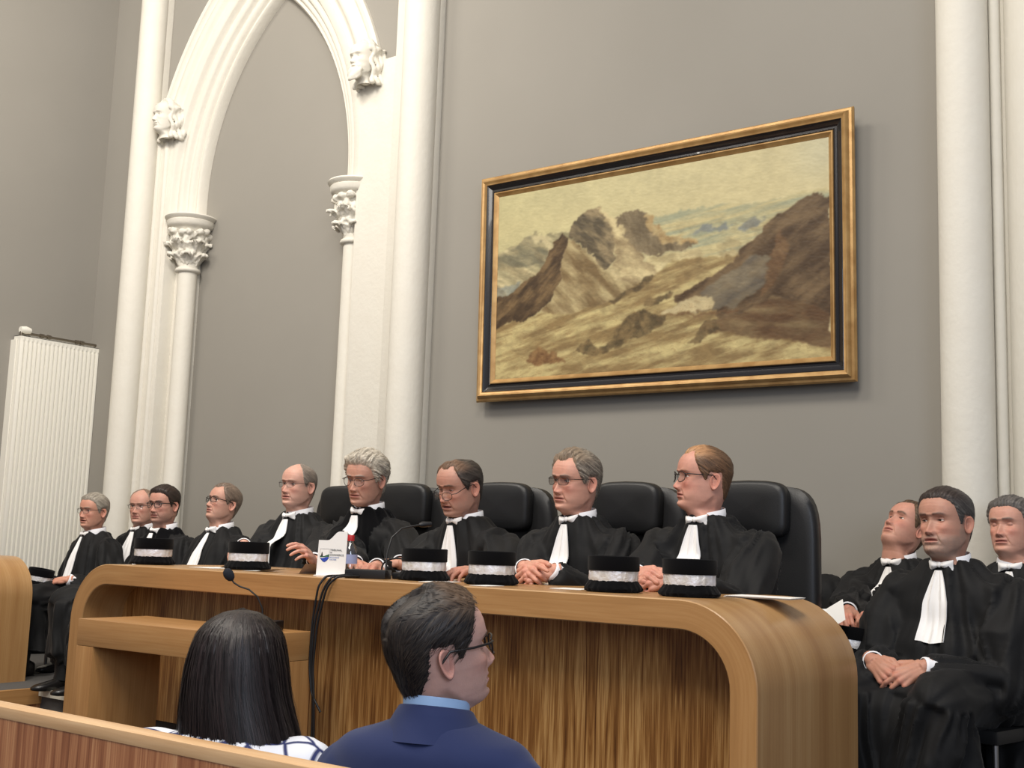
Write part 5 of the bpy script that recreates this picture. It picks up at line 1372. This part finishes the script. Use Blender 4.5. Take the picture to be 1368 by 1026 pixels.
def make_collar(t, Nk, robe, jab, tw, seed, lean=0, hz=0, belly=0):
    me = robe.data
    bvh = BVHTree.FromPolygons([v.co[:] for v in me.vertices], [p.vertices[:] for p in me.polygons])
    rr = random.Random(seed)
    cz = Nk[2] + .012
    # shirt collar
    mb = MB(); n = 48; a = np.linspace(-PI + .0, PI, n)
    rows = []
    for q, (ro, dz) in enumerate(((.074, -.02), (.071, .015), (.068, .040), (.0655, .042), (.064, .036), (.066, .0))):
        w = ro * 1.0; f = ro * .90; b = ro * 1.12
        x = np.sin(a) * w; y = Nk[1] - .010 - np.where(np.cos(a) > 0, f, b) * np.cos(a)
        z = cz + dz + .014 * (-np.cos(a)) - .006 * gauss(a, .5) * (q in (2, 3))
        rows.append(np.stack([x, y, z], -1))
    mb.grid(np.array(rows).transpose(1, 0, 2)); mb.build('shirt_collar', M['shirt'], t, smooth=60)
    # falling bands
    yb0 = Nk[1] - .072; zb0 = cz - .012
    n, m = 26, 15; R = []; pl1 = {}
    ph = rr.uniform(0, 6)
    for i in range(n):
        u = i / (n - 1); z = zb0 - .005 - jab * u
        hw = .014 + .030 * min(1, u * 2.2) ** .8 + .010 * u
        row = []; pl0 = dict(pl1) if i else {}
        for j in range(m):
            v = (j / (m - 1) - .5) * 2
            x = v * hw + tw * u * jab
            h = bvh.ray_cast(Vector((x * .8, Nk[1] - .8, z)), Vector((0, 1, 0)))
            q_ = (z - hz) / (Nk[2] - hz); lim = -lean * q_ - .165 - belly
            ys = h[0].y if h[0] is not None else yb0
            ys = max(ys, lim)
            ys = min(ys, R[-1][j][1] + .010 + pl0[j]) if R else min(ys, yb0 + .012)
            pl = .004 * math.cos(v * 7 + ph) * min(1, u * 4) + .003 * math.cos(v * 13 + ph * 2); pl1[j] = pl
            row.append((x, ys - .010 - pl, z - .004 * math.cos(v * 3) * u))
        R.append(row)
    R = np.array(R)
    # keep the cloth smooth vertically
    for _ in range(3): R[1:-1, :, 1] = (R[:-2, :, 1] + 2 * R[1:-1, :, 1] + R[2:, :, 1]) / 4
    mb = MB(); mb.grid(R); mb.grid(R + np.array([0, .004, 0]), flip=True)
    for j0 in (0, m - 1): 
        for i in range(n - 1): mb.add([R[i, j0], R[i + 1, j0], R[i + 1, j0] + (0, .004, 0), R[i, j0] + (0, .004, 0)], [[0, 1, 2, 3]])
    for j in range(m - 1): mb.add([R[-1, j], R[-1, j + 1], R[-1, j + 1] + (0, .004, 0), R[-1, j] + (0, .004, 0)], [[0, 1, 2, 3]])
    mb.build('neck_band', M['bowcloth'], t, smooth=60)
    # bow
    mb = MB(); by = Nk[1] - .086; bz = cz + .003
    tl = rr.uniform(-.10, .10)
    for s in (-1, 1):
        n1, n2 = 12, 16; rows = []
        for i in range(n1):
            u = i / (n1 - 1); x = s * (.006 + .040 * u); hh = .0075 + .0125 * u ** .8; th = .006 + .006 * math.sin(PI * min(1, u * 1.1)) * 1.2
            if i == n1 - 1: th *= .35
            ring = []
            for j in range(n2):
                a = 2 * PI * j / n2
                zz = math.sin(a) * hh + x * tl - (.003 * u if True else 0); yy = math.cos(a) * th + .002 * math.sin(3 * a + u * 4) + .012 * u * u
                ring.append((x, by + yy, bz + zz))
            rows.append(ring)
        mb.grid(np.array(rows), close_v=True, flip=(s > 0))
        e = rows[-1]; mb.add(e, [list(range(n2)) if s > 0 else list(range(n2))[::-1]])
    mb.ell((0, by - .002, bz), (.0095, .009, .0105), 16, 10)
    mb.build('bow', M['bowcloth'], t, smooth=60)
# ------------------------------------------------------------ the two people in the foreground
M['navy'] = mat('navy_suit_cloth', rgb(36, 46, 84), .8, bump=(900, .25, .0006), sheen=.15, spec=.2)
M['blueshirt'] = mat('light_blue_cotton', rgb(150, 182, 222), .7, sheen=.1)
def blouse_mat():
    m = mat('white_blouse_with_blue_pattern', rgb(222, 226, 236), .75)
    nt = m.node_tree; b = nt.nodes['Principled BSDF']; tc = nt.nodes.new('ShaderNodeTexCoord')
    v = nt.nodes.new('ShaderNodeTexVoronoi'); v.feature = 'DISTANCE_TO_EDGE'; v.inputs['Scale'].default_value = 16
    nt.links.new(tc.outputs['Object'], v.inputs['Vector']); r = ramp(nt, [(.03, rgb(40, 48, 96)), (.09, rgb(224, 227, 236))]); nt.links.new(v.outputs['Distance'], r.inputs[0]); nt.links.new(r.outputs[0], b.inputs['Base Color'])
    return m
def make_jacket(R, m, name, wide=1., armr=1., shd=.0):
    t, Nk, hz, arms, Sh, kn = R['t'], R['Nk'], R['hz'], R['arms'], R['Sh'], R['kn']
    lean = -Nk[1]; mb = MB(); z0 = hz - .01; z1 = Nk[2]
    P_ = lambda q: np.array([0, -lean * q, z0 + (z1 - z0) * q])
    loft(mb, [(P_(q), w * wide, f, b) for q, w, f, b in ((0, .19, .13, .14), (.3, .175, .125, .13), (.6, .195, .13, .135), (.78, .218, .12, .13), (.86, .216, .108, .122), (.92, .205, .10, .12), (.955, .182, .09, .11), (.985, .125, .078, .096), (1.02, .074, .058, .078))])
    for s in (-1, 1):
        S, E_, W_ = arms[s]; d = (W_ - E_) / np.linalg.norm(W_ - E_)
        mb.ell(S + np.array((-.02 * s, 0, .004 + shd)), (.080 * armr, .084 * armr, .066), 24, 14)
        mb.tube([S + (0, 0, -.01), (S + E_) / 2, E_, (E_ + W_) / 2, W_ - d * .03], np.array([.072, .066, .060, .054, .046]) * armr, 24); mb.ell(E_, (.061 * armr,) * 3, 16, 10)
    V, F, E = remesh(mb, .008, 5); N = vnormals(V, F)
    V = folds(V, N, [(P_(0), P_(.9), .2, 7, .5)] + [(arms[s][a], arms[s][a + 1], .07, 7, .9) for s in (-1, 1) for a in (0, 1)], .0055, 12); V = laplace(V, E, 3, .5)
    me = bpy.data.meshes.new(name); me.from_pydata(V.tolist(), [], F); me.update(); me.materials.append(m)
    return link(name, me, t, 180)
def ring_band(t, Nk, name, m, prof, tilt=.014, open_front=0., smooth=60):
    """collar swept round the neck; prof = (radius, height)"""
    a = np.linspace(-PI + open_front, PI - open_front, 60) + PI
    rows = []
    for ro, dz in prof:
        f = ro * .88; b = ro * 1.10
        rows.append(np.stack([np.sin(a) * ro, Nk[1] - .008 - np.where(np.cos(a) > 0, f, b) * np.cos(a), Nk[2] + dz - tilt * np.cos(a)], -1))
    mb = MB(); mb.grid(np.array(rows).transpose(1, 0, 2)); return mb.build(name, m, t, smooth=smooth)
def build_suit_man():
    P = dict(skin=(206, 160, 146), red=.4, scale=1.0, nose=.95, nko=.143, browk=.7, brow=(60, 46, 40), seed=21, lines=.5, neckw=-.04, wide=.96,
             hair=dict(line='full', t=.010, top=.010, c1=(60, 52, 46), c2=(24, 22, 24), ctop=(100, 80, 64), strands=2600, len=.03, rough=.28, part=.028, bald=(.062, .028, .040, .75, .0), combx=.5, dz=.012, lift=.004))
    R = person('person in navy suit with dark hair and glasses, seen from behind', (-1.565, 1.90, 1.184), face=150, torso=196, pitch=12, roll=-4, lean=.04, seat=.47, P=P, outfit='suit', floor=0, shoulder=-.018,
               hands={-1: dict(at=(-.12, -.36, .62), world=False, x=(.3, -1, -.2), z=(-.1, -.2, 1), kind='relaxed'), 1: dict(at=(.12, -.36, .62), world=False, x=(-.3, -1, -.2), z=(.1, -.2, 1), kind='relaxed')},
               glasses=dict(mat='rim', r=.0019, arm=.0026, size=(.0235, .0185), sq=3.0, z=-.002), legdrop=.45)
    make_jacket(R, M['navy'], 'jacket', 1.0, 1.0, .004)
    t, Nk = R['t'], R['Nk']
    ring_band(t, Nk, 'shirt_collar', M['blueshirt'], [(.066, .0), (.067, .045), (.0655, .049), (.063, .046), (.062, .02)])
    ring_band(t, Nk, 'jacket_collar', M['navy'], [(.112, -.034), (.100, -.016), (.084, .014), (.0745, .030), (.071, .032), (.069, .026), (.070, -.01)], open_front=.5)
    mb = MB()
    for s in (-1, 1):
        hip, k, an = R['kn'][s]; mb.tube([hip, (hip + k) / 2, k], [.10, .09, .072], 20); mb.ell(k, (.07,) * 3, 16, 10); mb.tube([k, an], [.07, .055], 20)
    V, F, E = remesh(mb, .012, 4); me = bpy.data.meshes.new('trousers'); me.from_pydata(V.tolist(), [], F); me.update(); me.materials.append(M['navy']); link('trousers', me, t, 180)
def build_woman():
    P = dict(skin=(206, 164, 146), red=.3, scale=.96, nose=.8, seed=33, lines=0, neckw=-.12, brow=(40, 30, 28), frown=0, nko=.135)
    R = person('person with long straight dark hair seen from behind, at the striped barrier', (-2.01, 1.75, 1.125), face=212, torso=208, pitch=0, roll=0, lean=.03, seat=.45, P=P, outfit='blouse', floor=0, wide=.98, shoulder=.03,
               hands={-1: dict(at=(-.10, -.36, .60), world=False, x=(.3, -1, -.2), z=(-.1, -.2, 1), kind='relaxed', scale=.92), 1: dict(at=(.10, -.36, .60), world=False, x=(-.3, -1, -.2), z=(.1, -.2, 1), kind='relaxed', scale=.92)})
    make_jacket(R, blouse_mat(), 'blouse', 1.0, .95)
    t, Hc = R['t'], R['Hc']
    mb = MB()
    for s in (-1, 1):
        hip, k, an = R['kn'][s]; mb.tube([hip, (hip + k) / 2, k], [.10, .085, .066], 20); mb.ell(k, (.064,) * 3, 16, 10); mb.tube([k, an], [.064, .05], 20)
    V, F, E = remesh(mb, .012, 4); me = bpy.data.meshes.new('trousers'); me.from_pydata(V.tolist(), [], F); me.update(); me.materials.append(M['black']); link('trousers', me, t, 180)
    # long hair
    zs = np.concatenate([.122 - .04 * np.linspace(0, 1, 12) ** 2 * 1.0, np.linspace(.08, -.47, 66)])
    Wp = [(-.40, .150), (-.30, .145), (-.2, .136), (-.12, .126), (-.06, .115), (0, .107), (.04, .098), (.07, .090), (.09, .076), (.105, .058), (.116, .036), (.122, .0005)]
    Bp = [(-.40, .095), (-.32, .115), (-.22, .128), (-.12, .126), (-.04, .124), (0, .124), (.04, .121), (.07, .108), (.09, .090), (.105, .068), (.116, .040), (.122, .0005)]
    Fp = [(-.40, .03), (-.3, .03), (-.2, .04), (-.1, .05), (0, .066), (.05, .084), (.08, .074), (.1, .05), (.116, .028), (.122, .0005)]
    nu = 220; a = np.linspace(0, 2 * PI, nu, endpoint=False)
    def surf(A, Z, off=0.):
        W = ip(Z, Wp) + off; B = ip(Z, Bp) + off; Fq = ip(Z, Fp) + off * .5
        n = 2.3
        x = W * np.sign(np.sin(A)) * np.abs(np.sin(A)) ** (2 / n); c = np.cos(A); y = -np.where(c > 0, Fq, B) * np.sign(c) * np.abs(c) ** (2 / n)
        k = sst(-.02, -.3, Z)
        return np.stack([x - .035 * k, y, Z], -1)
    A, Zg = np.meshgrid(a, zs, indexing='ij')
    def relief(A, Z): 
        d = A + .05 * np.sin(Z * 9 + A * 3)
        return .0055 * (vnoise(d * 26, Z * 3.0, 5) - .5) * 2 * sst(.12, .05, Z) + .004 * (vnoise(d * 9, Z * 2, 6) - .5) * 2 * sst(.1, .0, Z) + .0016 * (vnoise(d * 90, Z * 6, 7) - .5)
    G = surf(A, Zg, relief(A, Zg))
    zcut = -.395 - .05 * vnoise(a * 7, a * 0, 9)[:, None] + .02 * np.cos(a)[:, None]
    low = Zg < zcut; G[..., 2] = np.where(low, zcut + (Zg - zcut) * .15, G[..., 2])
    cn = vnoise(A * 60 + .4 * np.sin(Zg * 8), Zg * 5, 8)[..., None]
    C = np.array([52, 42, 38]) / 255. * cn + np.array([24, 20, 22]) / 255. * (1 - cn)
    mb = MB(); mb.grid(G * .97 + Hc, close_u=True)
    V = [np.concatenate(mb.v)]; F = list(mb.f); CC = [C.reshape(-1, 3)]; base = mb.n
    rg = np.random.default_rng(4); sv = []; sf = []; sc_ = []
    for _ in range(3600):
        a0 = rg.uniform(.9, 2 * PI - .9); zt = rg.uniform(-.05, .125) if rg.random() < .7 else rg.uniform(-.2, 0); Ln = rg.uniform(.15, .42); nseg = 10
        zz = np.linspace(zt, max(zt - Ln, -.44 - rg.uniform(0, .05)), nseg); aa = a0 + np.linspace(0, rg.normal(0, .05), nseg) + .05 * np.sin(-zz * 9)
        o = relief(aa, zz) + rg.uniform(.0005, .003) + (np.linspace(0, 1, nseg) ** 3) * rg.uniform(0, .010)
        p = surf(aa, zz, o) * .97 + Hc; dx = np.stack([np.cos(aa), np.sin(aa), 0 * aa], -1) * rg.uniform(.0005, .0011) * np.linspace(1, .35, nseg)[:, None]
        k0 = base + len(sv)
        for q in range(nseg): sv += [p[q] - dx[q], p[q] + dx[q]]
        for q in range(nseg - 1): sf.append([k0 + 2 * q, k0 + 2 * q + 1, k0 + 2 * q + 3, k0 + 2 * q + 2])
        sc_ += [np.array([44, 36, 36]) / 255. * rg.uniform(.4, 1.2)] * (2 * nseg)
    V.append(np.array(sv)); F += sf; CC.append(np.array(sc_))
    me = bpy.data.meshes.new('hair'); me.from_pydata(np.concatenate(V).tolist(), [], F); me.update(); set_col(me, np.clip(np.concatenate(CC), 0, 1))
    hm = attr_mat('long_dark_hair', .48, spec=.4); me.materials.append(hm); link('hair', me, t, 180)

# ------------------------------------------------------------ people placement
def rest(px, py, pz, s, kind='flat', x=None, z=None, **k):
    """hand spec in world space; s=-1 own right, +1 own left"""
    d = dict(at=(px, py, pz), x=x or (-s * .35, -1, -.05), z=z or (0, 0, 1), kind=kind, world=True); d.update(k); return d
def clasp(c, tw=0, k1='clasp', k2='clasp2', sp=.075, up=.0, down=-.15):
    c = np.array(c, float)
    return {-1: dict(at=(c + (-sp, .055, up)).tolist(), x=(.80, -.62, down), z=(-.45, -.65, .60), kind=k1, world=True), 1: dict(at=(c + (sp, .055, up - .006)).tolist(), x=(-.80, -.62, down), z=(.45, -.65, .60), kind=k2, world=True)}
def build_people():
    A = dict(line='full'); g = None
    # along the bench, right to left
    person('person in black robe with reddish receding hair, in profile, rightmost behind the bench', (-2.05, 3.95, 1.668), face=-42, torso=-6, pitch=3, roll=2, lean=.10, seat=.95,
           P=dict(fat=.75, red=.75, skin=(206, 148, 128), jowl=1, scale=1.0, wide=1.03, brow=(130, 90, 66), browk=.4, seed=1, hair=dict(line='receding', t=.006, top=.003, c1=(124, 92, 66), c2=(74, 56, 42), ctop=(196, 148, 106), strands=900, dz=.004)),
           glasses=dict(mat='rim', r=.0016, size=(.0225, .0195), sq=2.1, lens='lens'), hands=clasp((-2.0, 3.47, 1.315)), wide=1.12, belly=.04, gaze=(-10, 0), jab=.31, sleeve=1.08, vox=.0095)
    person('person in black robe with swept grey hair, beside the one in profile', (-2.615, 3.95, 1.660), face=-14, torso=-4, pitch=-2, roll=3, lean=.08, seat=.95,
           P=dict(fat=.45, red=.6, skin=(208, 152, 130), jowl=.8, brow=(120, 104, 92), seed=2, frown=1.5, hair=dict(line='receding', t=.010, top=.008, quiff=.006, c1=(158, 148, 134), c2=(92, 84, 76), ctop=(150, 132, 112), strands=1100, rough=.5, lift=.006)),
           glasses=dict(mat='rim', r=.0011, size=(.024, .0155), sq=3.2, z=.0, lens='tint'), hands=clasp((-2.52, 3.52, 1.318), k1='steeple', k2='clasp', sp=.06), wide=1.04, jab=.30, vox=.0095, gaze=(-8, -4))
    person('person in black robe with thinning dark hair, mouth open, glasses low on the nose', (-3.175, 3.93, 1.645), face=-10, torso=-10, pitch=-14, roll=3, lean=.15, seat=.95,
           P=dict(fat=.55, red=.45, skin=(190, 138, 118), jowl=.8, open=.45, eyes=.5, brow=(70, 56, 48), seed=3, stubble=.15, hair=dict(line='receding', t=.007, top=.002, c1=(84, 76, 70), c2=(44, 40, 38), ctop=(120, 92, 72), bald=(.015, .035, .045, .75), strands=800, dz=.006)),
           glasses=dict(mat='rim', r=.0013, size=(.0235, .0165), sq=2.3, z=-.020, fwd=.006, armz=-.004), hands={-1: rest(-3.27, 3.52, 1.295, -1, 'relaxed'), 1: rest(-2.74, 3.50, 1.300, 1, 'relaxed', x=(-.25, -1, -.02))}, wide=1.08, belly=.03, jab=.33, gaze=(0, -22), vox=.0095)
    person('person in black robe with thick silver hair looking down beside the card stand', (-3.806, 4.0, 1.682), face=6, torso=-2, pitch=-8, roll=3, lean=.08, seat=.95, velvet=True,
           P=dict(fat=.05, red=.4, skin=(196, 144, 122), brow=(150, 140, 130), eyes=.45, wide=.97, seed=4, hair=dict(line='full', t=.015, top=.012, quiff=.006, sidevol=.004, c1=(216, 208, 192), c2=(150, 140, 126), strands=1400, rough=.5, lift=.006, len=.03)),
           glasses=dict(mat='rim', r=.0013, size=(.0235, .018), sq=2.2, z=-.006), hands={-1: rest(-3.50, 3.64, 1.300, -1, 'relaxed', x=(.8, -.6, -.05)), 1: rest(-3.27, 3.66, 1.310, 1, 'relaxed', x=(-.85, -.5, -.05))}, jab=.33, gaze=(-5, -25), vox=.0095)
    person('bald person in black robe with thin glasses, beside the silver haired one', (-4.53, 4.25, 1.664), face=2, torso=-2, pitch=3, roll=2, lean=-.02, seat=.95,
           P=dict(fat=.45, red=.5, skin=(210, 160, 140), jowl=.7, brow=(150, 130, 116), browk=.4, seed=5, scale=.95, hair=dict(line='sides', t=.003, top=0, c1=(150, 138, 126), c2=(108, 98, 90), strands=500, len=.012)),
           glasses=dict(mat='wire', r=.0009, size=(.022, .0165), sq=2.4), hands={-1: rest(-4.46, 3.86, 1.355, -1, 'relaxed', x=(.5, -.8, -.2)), 1: rest(-3.93, 3.82, 1.300, 1, 'relaxed', x=(.15, -.8, .45), z=(.5, -.5, .8))}, wide=1.1, belly=.05, jab=.36, vox=.010)
    person('person in black robe with dark glasses and grey brown hair, gazing up', (-5.53, 4.58, 1.583), face=-6, torso=-6, pitch=14, roll=3, lean=-.10, seat=.92,
           P=dict(fat=.3, red=.5, skin=(204, 152, 130), brow=(120, 100, 88), seed=6, scale=.94, lowres=True, hair=dict(line='receding', t=.009, top=.005, c1=(140, 120, 104), c2=(92, 80, 70), strands=600)),
           glasses=dict(mat='rim', r=.0019, size=(.024, .0165), sq=2.8), hands={}, jab=.36, gaze=(0, 15), vox=.011)
    person('person in black robe with thick dark hair, in front of the white column', (-6.075, 4.6, 1.570), face=12, torso=-6, pitch=0, roll=0, lean=-.06, seat=.90, velvet=True,
           P=dict(fat=.9, red=.55, skin=(196, 142, 122), jowl=1, brow=(52, 40, 34), stubble=.25, beard=(90, 76, 70), seed=7, scale=.96, lowres=True, hair=dict(line='full', t=.008, top=.010, c1=(66, 50, 42), c2=(34, 28, 26), strands=600)),
           glasses=dict(mat='rim', r=.0020, size=(.023, .019), sq=2.1), wide=1.12, belly=.05, hands={}, jab=.33, vox=.012)
    person('bald person in black robe half hidden behind another with thick dark hair', (-6.94, 5.08, 1.574), face=22, torso=0, pitch=0, lean=.0, seat=.90,
           P=dict(fat=.5, red=.5, skin=(206, 152, 132), brow=(150, 120, 100), browk=.4, seed=8, lowres=True, hair=dict(line='sides', t=.002, c1=(150, 124, 104), c2=(110, 92, 80), strands=200, len=.01)),
           glasses=dict(mat='wire', r=.0010, size=(.0225, .016), sq=2.5), hands={}, vox=.013)
    person('leftmost person in black robe, short grey hair, holding a cap on the knee', (-7.02, 4.75, 1.530), face=8, torso=-8, pitch=0, roll=2, lean=-.03, seat=.88,
           P=dict(fat=.1, red=.5, skin=(204, 146, 122), open=.35, brow=(140, 126, 112), seed=9, scale=.97, lowres=True, hair=dict(line='full', t=.008, top=.006, c1=(178, 170, 156), c2=(120, 112, 102), strands=600)),
           glasses=dict(mat='wire', r=.0011, size=(.0225, .0165), sq=2.6), hands={-1: rest(-7.22, 4.52, 1.08, -1, 'grip', x=(.1, -.9, -.1), z=(-.4, -.2, 1)), 1: rest(-6.83, 4.49, 1.085, 1, 'grip', x=(-.9, -.45, -.12), z=(.1, -.3, 1))}, jab=.36, vox=.011)
    # right of the bench
    person('person in black robe mostly hidden behind the rightmost black leather chair', (-2.16, 4.95, 1.50), face=-10, torso=-5, lean=0, seat=.90, P=dict(seed=10, lowres=True, hair=dict(line='full', t=.008, c1=(90, 80, 70), c2=(60, 50, 44), strands=100)), hands={}, vox=.013, wide=1.05)
    person('person in black robe, head tilted back, gazing upward, left of the bearded one', (-1.69, 5.0, 1.536), face=-24, torso=-10, pitch=33, roll=4, lean=.0, seat=.88,
           P=dict(fat=.4, red=.55, skin=(204, 146, 124), brow=(80, 62, 50), seed=11, scale=.94, hair=dict(line='receding', t=.009, top=.003, c1=(110, 88, 66), c2=(66, 52, 42), strands=700, dz=.005)),
           hands={-1: rest(-1.72, 4.53, 1.19, -1, 'grip', x=(.15, -.9, -.25), z=(-.3, -.2, .9)), 1: rest(-1.55, 4.49, 1.20, 1, 'grip', x=(-.45, -.8, -.25), z=(.3, -.2, .9))}, jab=.27, vox=.010)
    person('bearded person in black robe, hands clasped in the lap, at far right', (-1.303, 4.40, 1.535), face=-18, torso=-12, pitch=2, roll=-2, lean=.05, seat=.86,
           P=dict(fat=.35, red=.45, skin=(188, 136, 114), brow=(66, 54, 48), browk=.6, eyes=.7, frown=1.6, beardgeo=.7, stubble=.5, beard=(138, 126, 116), scale=1.03, seed=12, hair=dict(line='full', t=.006, top=.006, c1=(104, 100, 96), c2=(52, 48, 48), ctop=(66, 56, 52), strands=1300, dz=.004)),
           hands=clasp((-1.38, 4.04, 1.045), k1='clasp', k2='relaxed', sp=.085, down=-.45), wide=1.14, belly=.06, jab=.25, gaze=(-10, 0), vox=.0095, sleeve=1.12)
    person('person in black robe with grey hair and closed eyes at the right edge', (-1.217, 4.98, 1.536), face=-16, torso=-4, pitch=6, roll=-3, lean=.0, seat=.90,
           P=dict(fat=.4, red=.55, skin=(206, 150, 128), brow=(120, 104, 94), eyes=.02, seed=13, scale=.97, hair=dict(line='full', t=.010, top=.008, c1=(120, 114, 108), c2=(72, 68, 66), strands=700)), hands={}, jab=.3, vox=.011)
    build_suit_man(); build_woman()
def build_chairs():
    c0 = None
    spots = [(-2.03, 4.36, 'black leather chair with headrest behind the red-haired man, nearest the right end', -.02), (-2.60, 4.38, 'black leather chair visible between the two rightmost judges', .0), (-3.27, 4.38, 'black leather chair right behind the reading man', .03),
             (-3.88, 4.40, 'black leather chair right of the silver haired man', .0), (-4.50, 4.62, 'black leather chair behind the bald judge at the left', .02)]
    for k, (x, y, lb, rz) in enumerate(spots):
        if c0 is None: c0 = make_chair(lb, (x, y, .48), rz)
        else: copy_thing(c0, (x, y, .48), rz, lb, 'black leather chairs behind the bench')
    for (x, y, lb, rz, h, z) in [(-5.50, 4.72, 'black chair under the man gazing up left of the bald judge', -.1, .42, .48), (-6.07, 4.72, 'black chair under the dark haired man with round glasses', -.1, .41, .48), (-6.93, 5.17, 'black chair under the half hidden bald man', 0, .40, .48),
                        (-7.0, 4.80, 'black chair with thin metal legs under the leftmost seated man', -.14, .38, .48), (-2.16, 5.0, 'black chair hidden behind the rightmost leather chair', -.1, .40, .48), (-1.63, 4.93, 'black chair under the man looking upward', -.17, .38, .48),
                        (-1.27, 4.50, 'black chair under the bearded man at the right', -.2, .36, .48), (-1.20, 4.93, 'black chair under the man with closed eyes', -.07, .40, .48), (-1.57, 1.86, 'dark chair under the man in the navy suit', 3.42, .45, 0), (-2.02, 1.72, 'dark chair under the long haired woman', 3.6, .43, 0)]:
        make_side_chair(lb, (x, y, z), rz, h)
# ------------------------------------------------------------ light
def build_light():
    w = bpy.data.worlds.new('world'); SC.world = w; w.use_nodes = True
    w.node_tree.nodes['Background'].inputs[0].default_value = (.93, .92, 1, 1); w.node_tree.nodes['Background'].inputs[1].default_value = .30
    def area(nm, loc, tgt, sx, sy, e, col):
        l = bpy.data.lights.new(nm, 'AREA'); l.shape = 'RECTANGLE'; l.size = sx; l.size_y = sy; l.energy = e; l.color = col
        o = bpy.data.objects.new(nm, l); COL.objects.link(o); o.location = loc
        o.rotation_euler = (Vector(tgt) - Vector(loc)).to_track_quat('-Z', 'Y').to_euler()
    area('ceiling_or_fill_lamp', (-4.4, 1.2, 6.8), (-3.6, 4.2, 1.5), 1.6, 1.0, 128, (1, .93, .82))
    area('ceiling_or_fill_lamp', (-.8, 1.2, 6.4), (-1.8, 4.2, 1.8), 1.6, 1.0, 110, (1, .93, .82))
    area('ceiling_or_fill_lamp', (-7.0, 1.6, 6.8), (-6.6, 4.8, 2.4), 1.6, 1.0, 95, (1, .93, .82))
    area('ceiling_or_fill_lamp', (-4.6, 2.2, 5.9), (-8.2, 3.4, 4.4), 1.2, 1.2, 145, (1, .93, .85))  # added fill with no visible source, aimed to brighten the left wall
    area('window_daylight', (3.4, -1.5, 3.2), (-2.2, 3.0, 1.4), 2.4, 2.6, 130, (.72, .83, 1))
    area('ceiling_or_fill_lamp', (-1.4, -.6, 5.6), (-2.2, 2.6, 1.0), 2.4, 2.0, 170, (1, .94, .86))  # unseen fill light added above the audience to lift foreground and faces
SC.view_settings.view_transform = 'Standard'; SC.view_settings.look = 'None'; SC.view_settings.gamma = 1; SC.view_settings.exposure = 0
SC.view_settings.use_curve_mapping = False
build_walls(); build_arch(); build_columns(); build_radiator(); build_painting()
build_desk(); build_podium(); build_parapet(); build_hats(); build_small(); build_chairs(); build_people(); build_light()
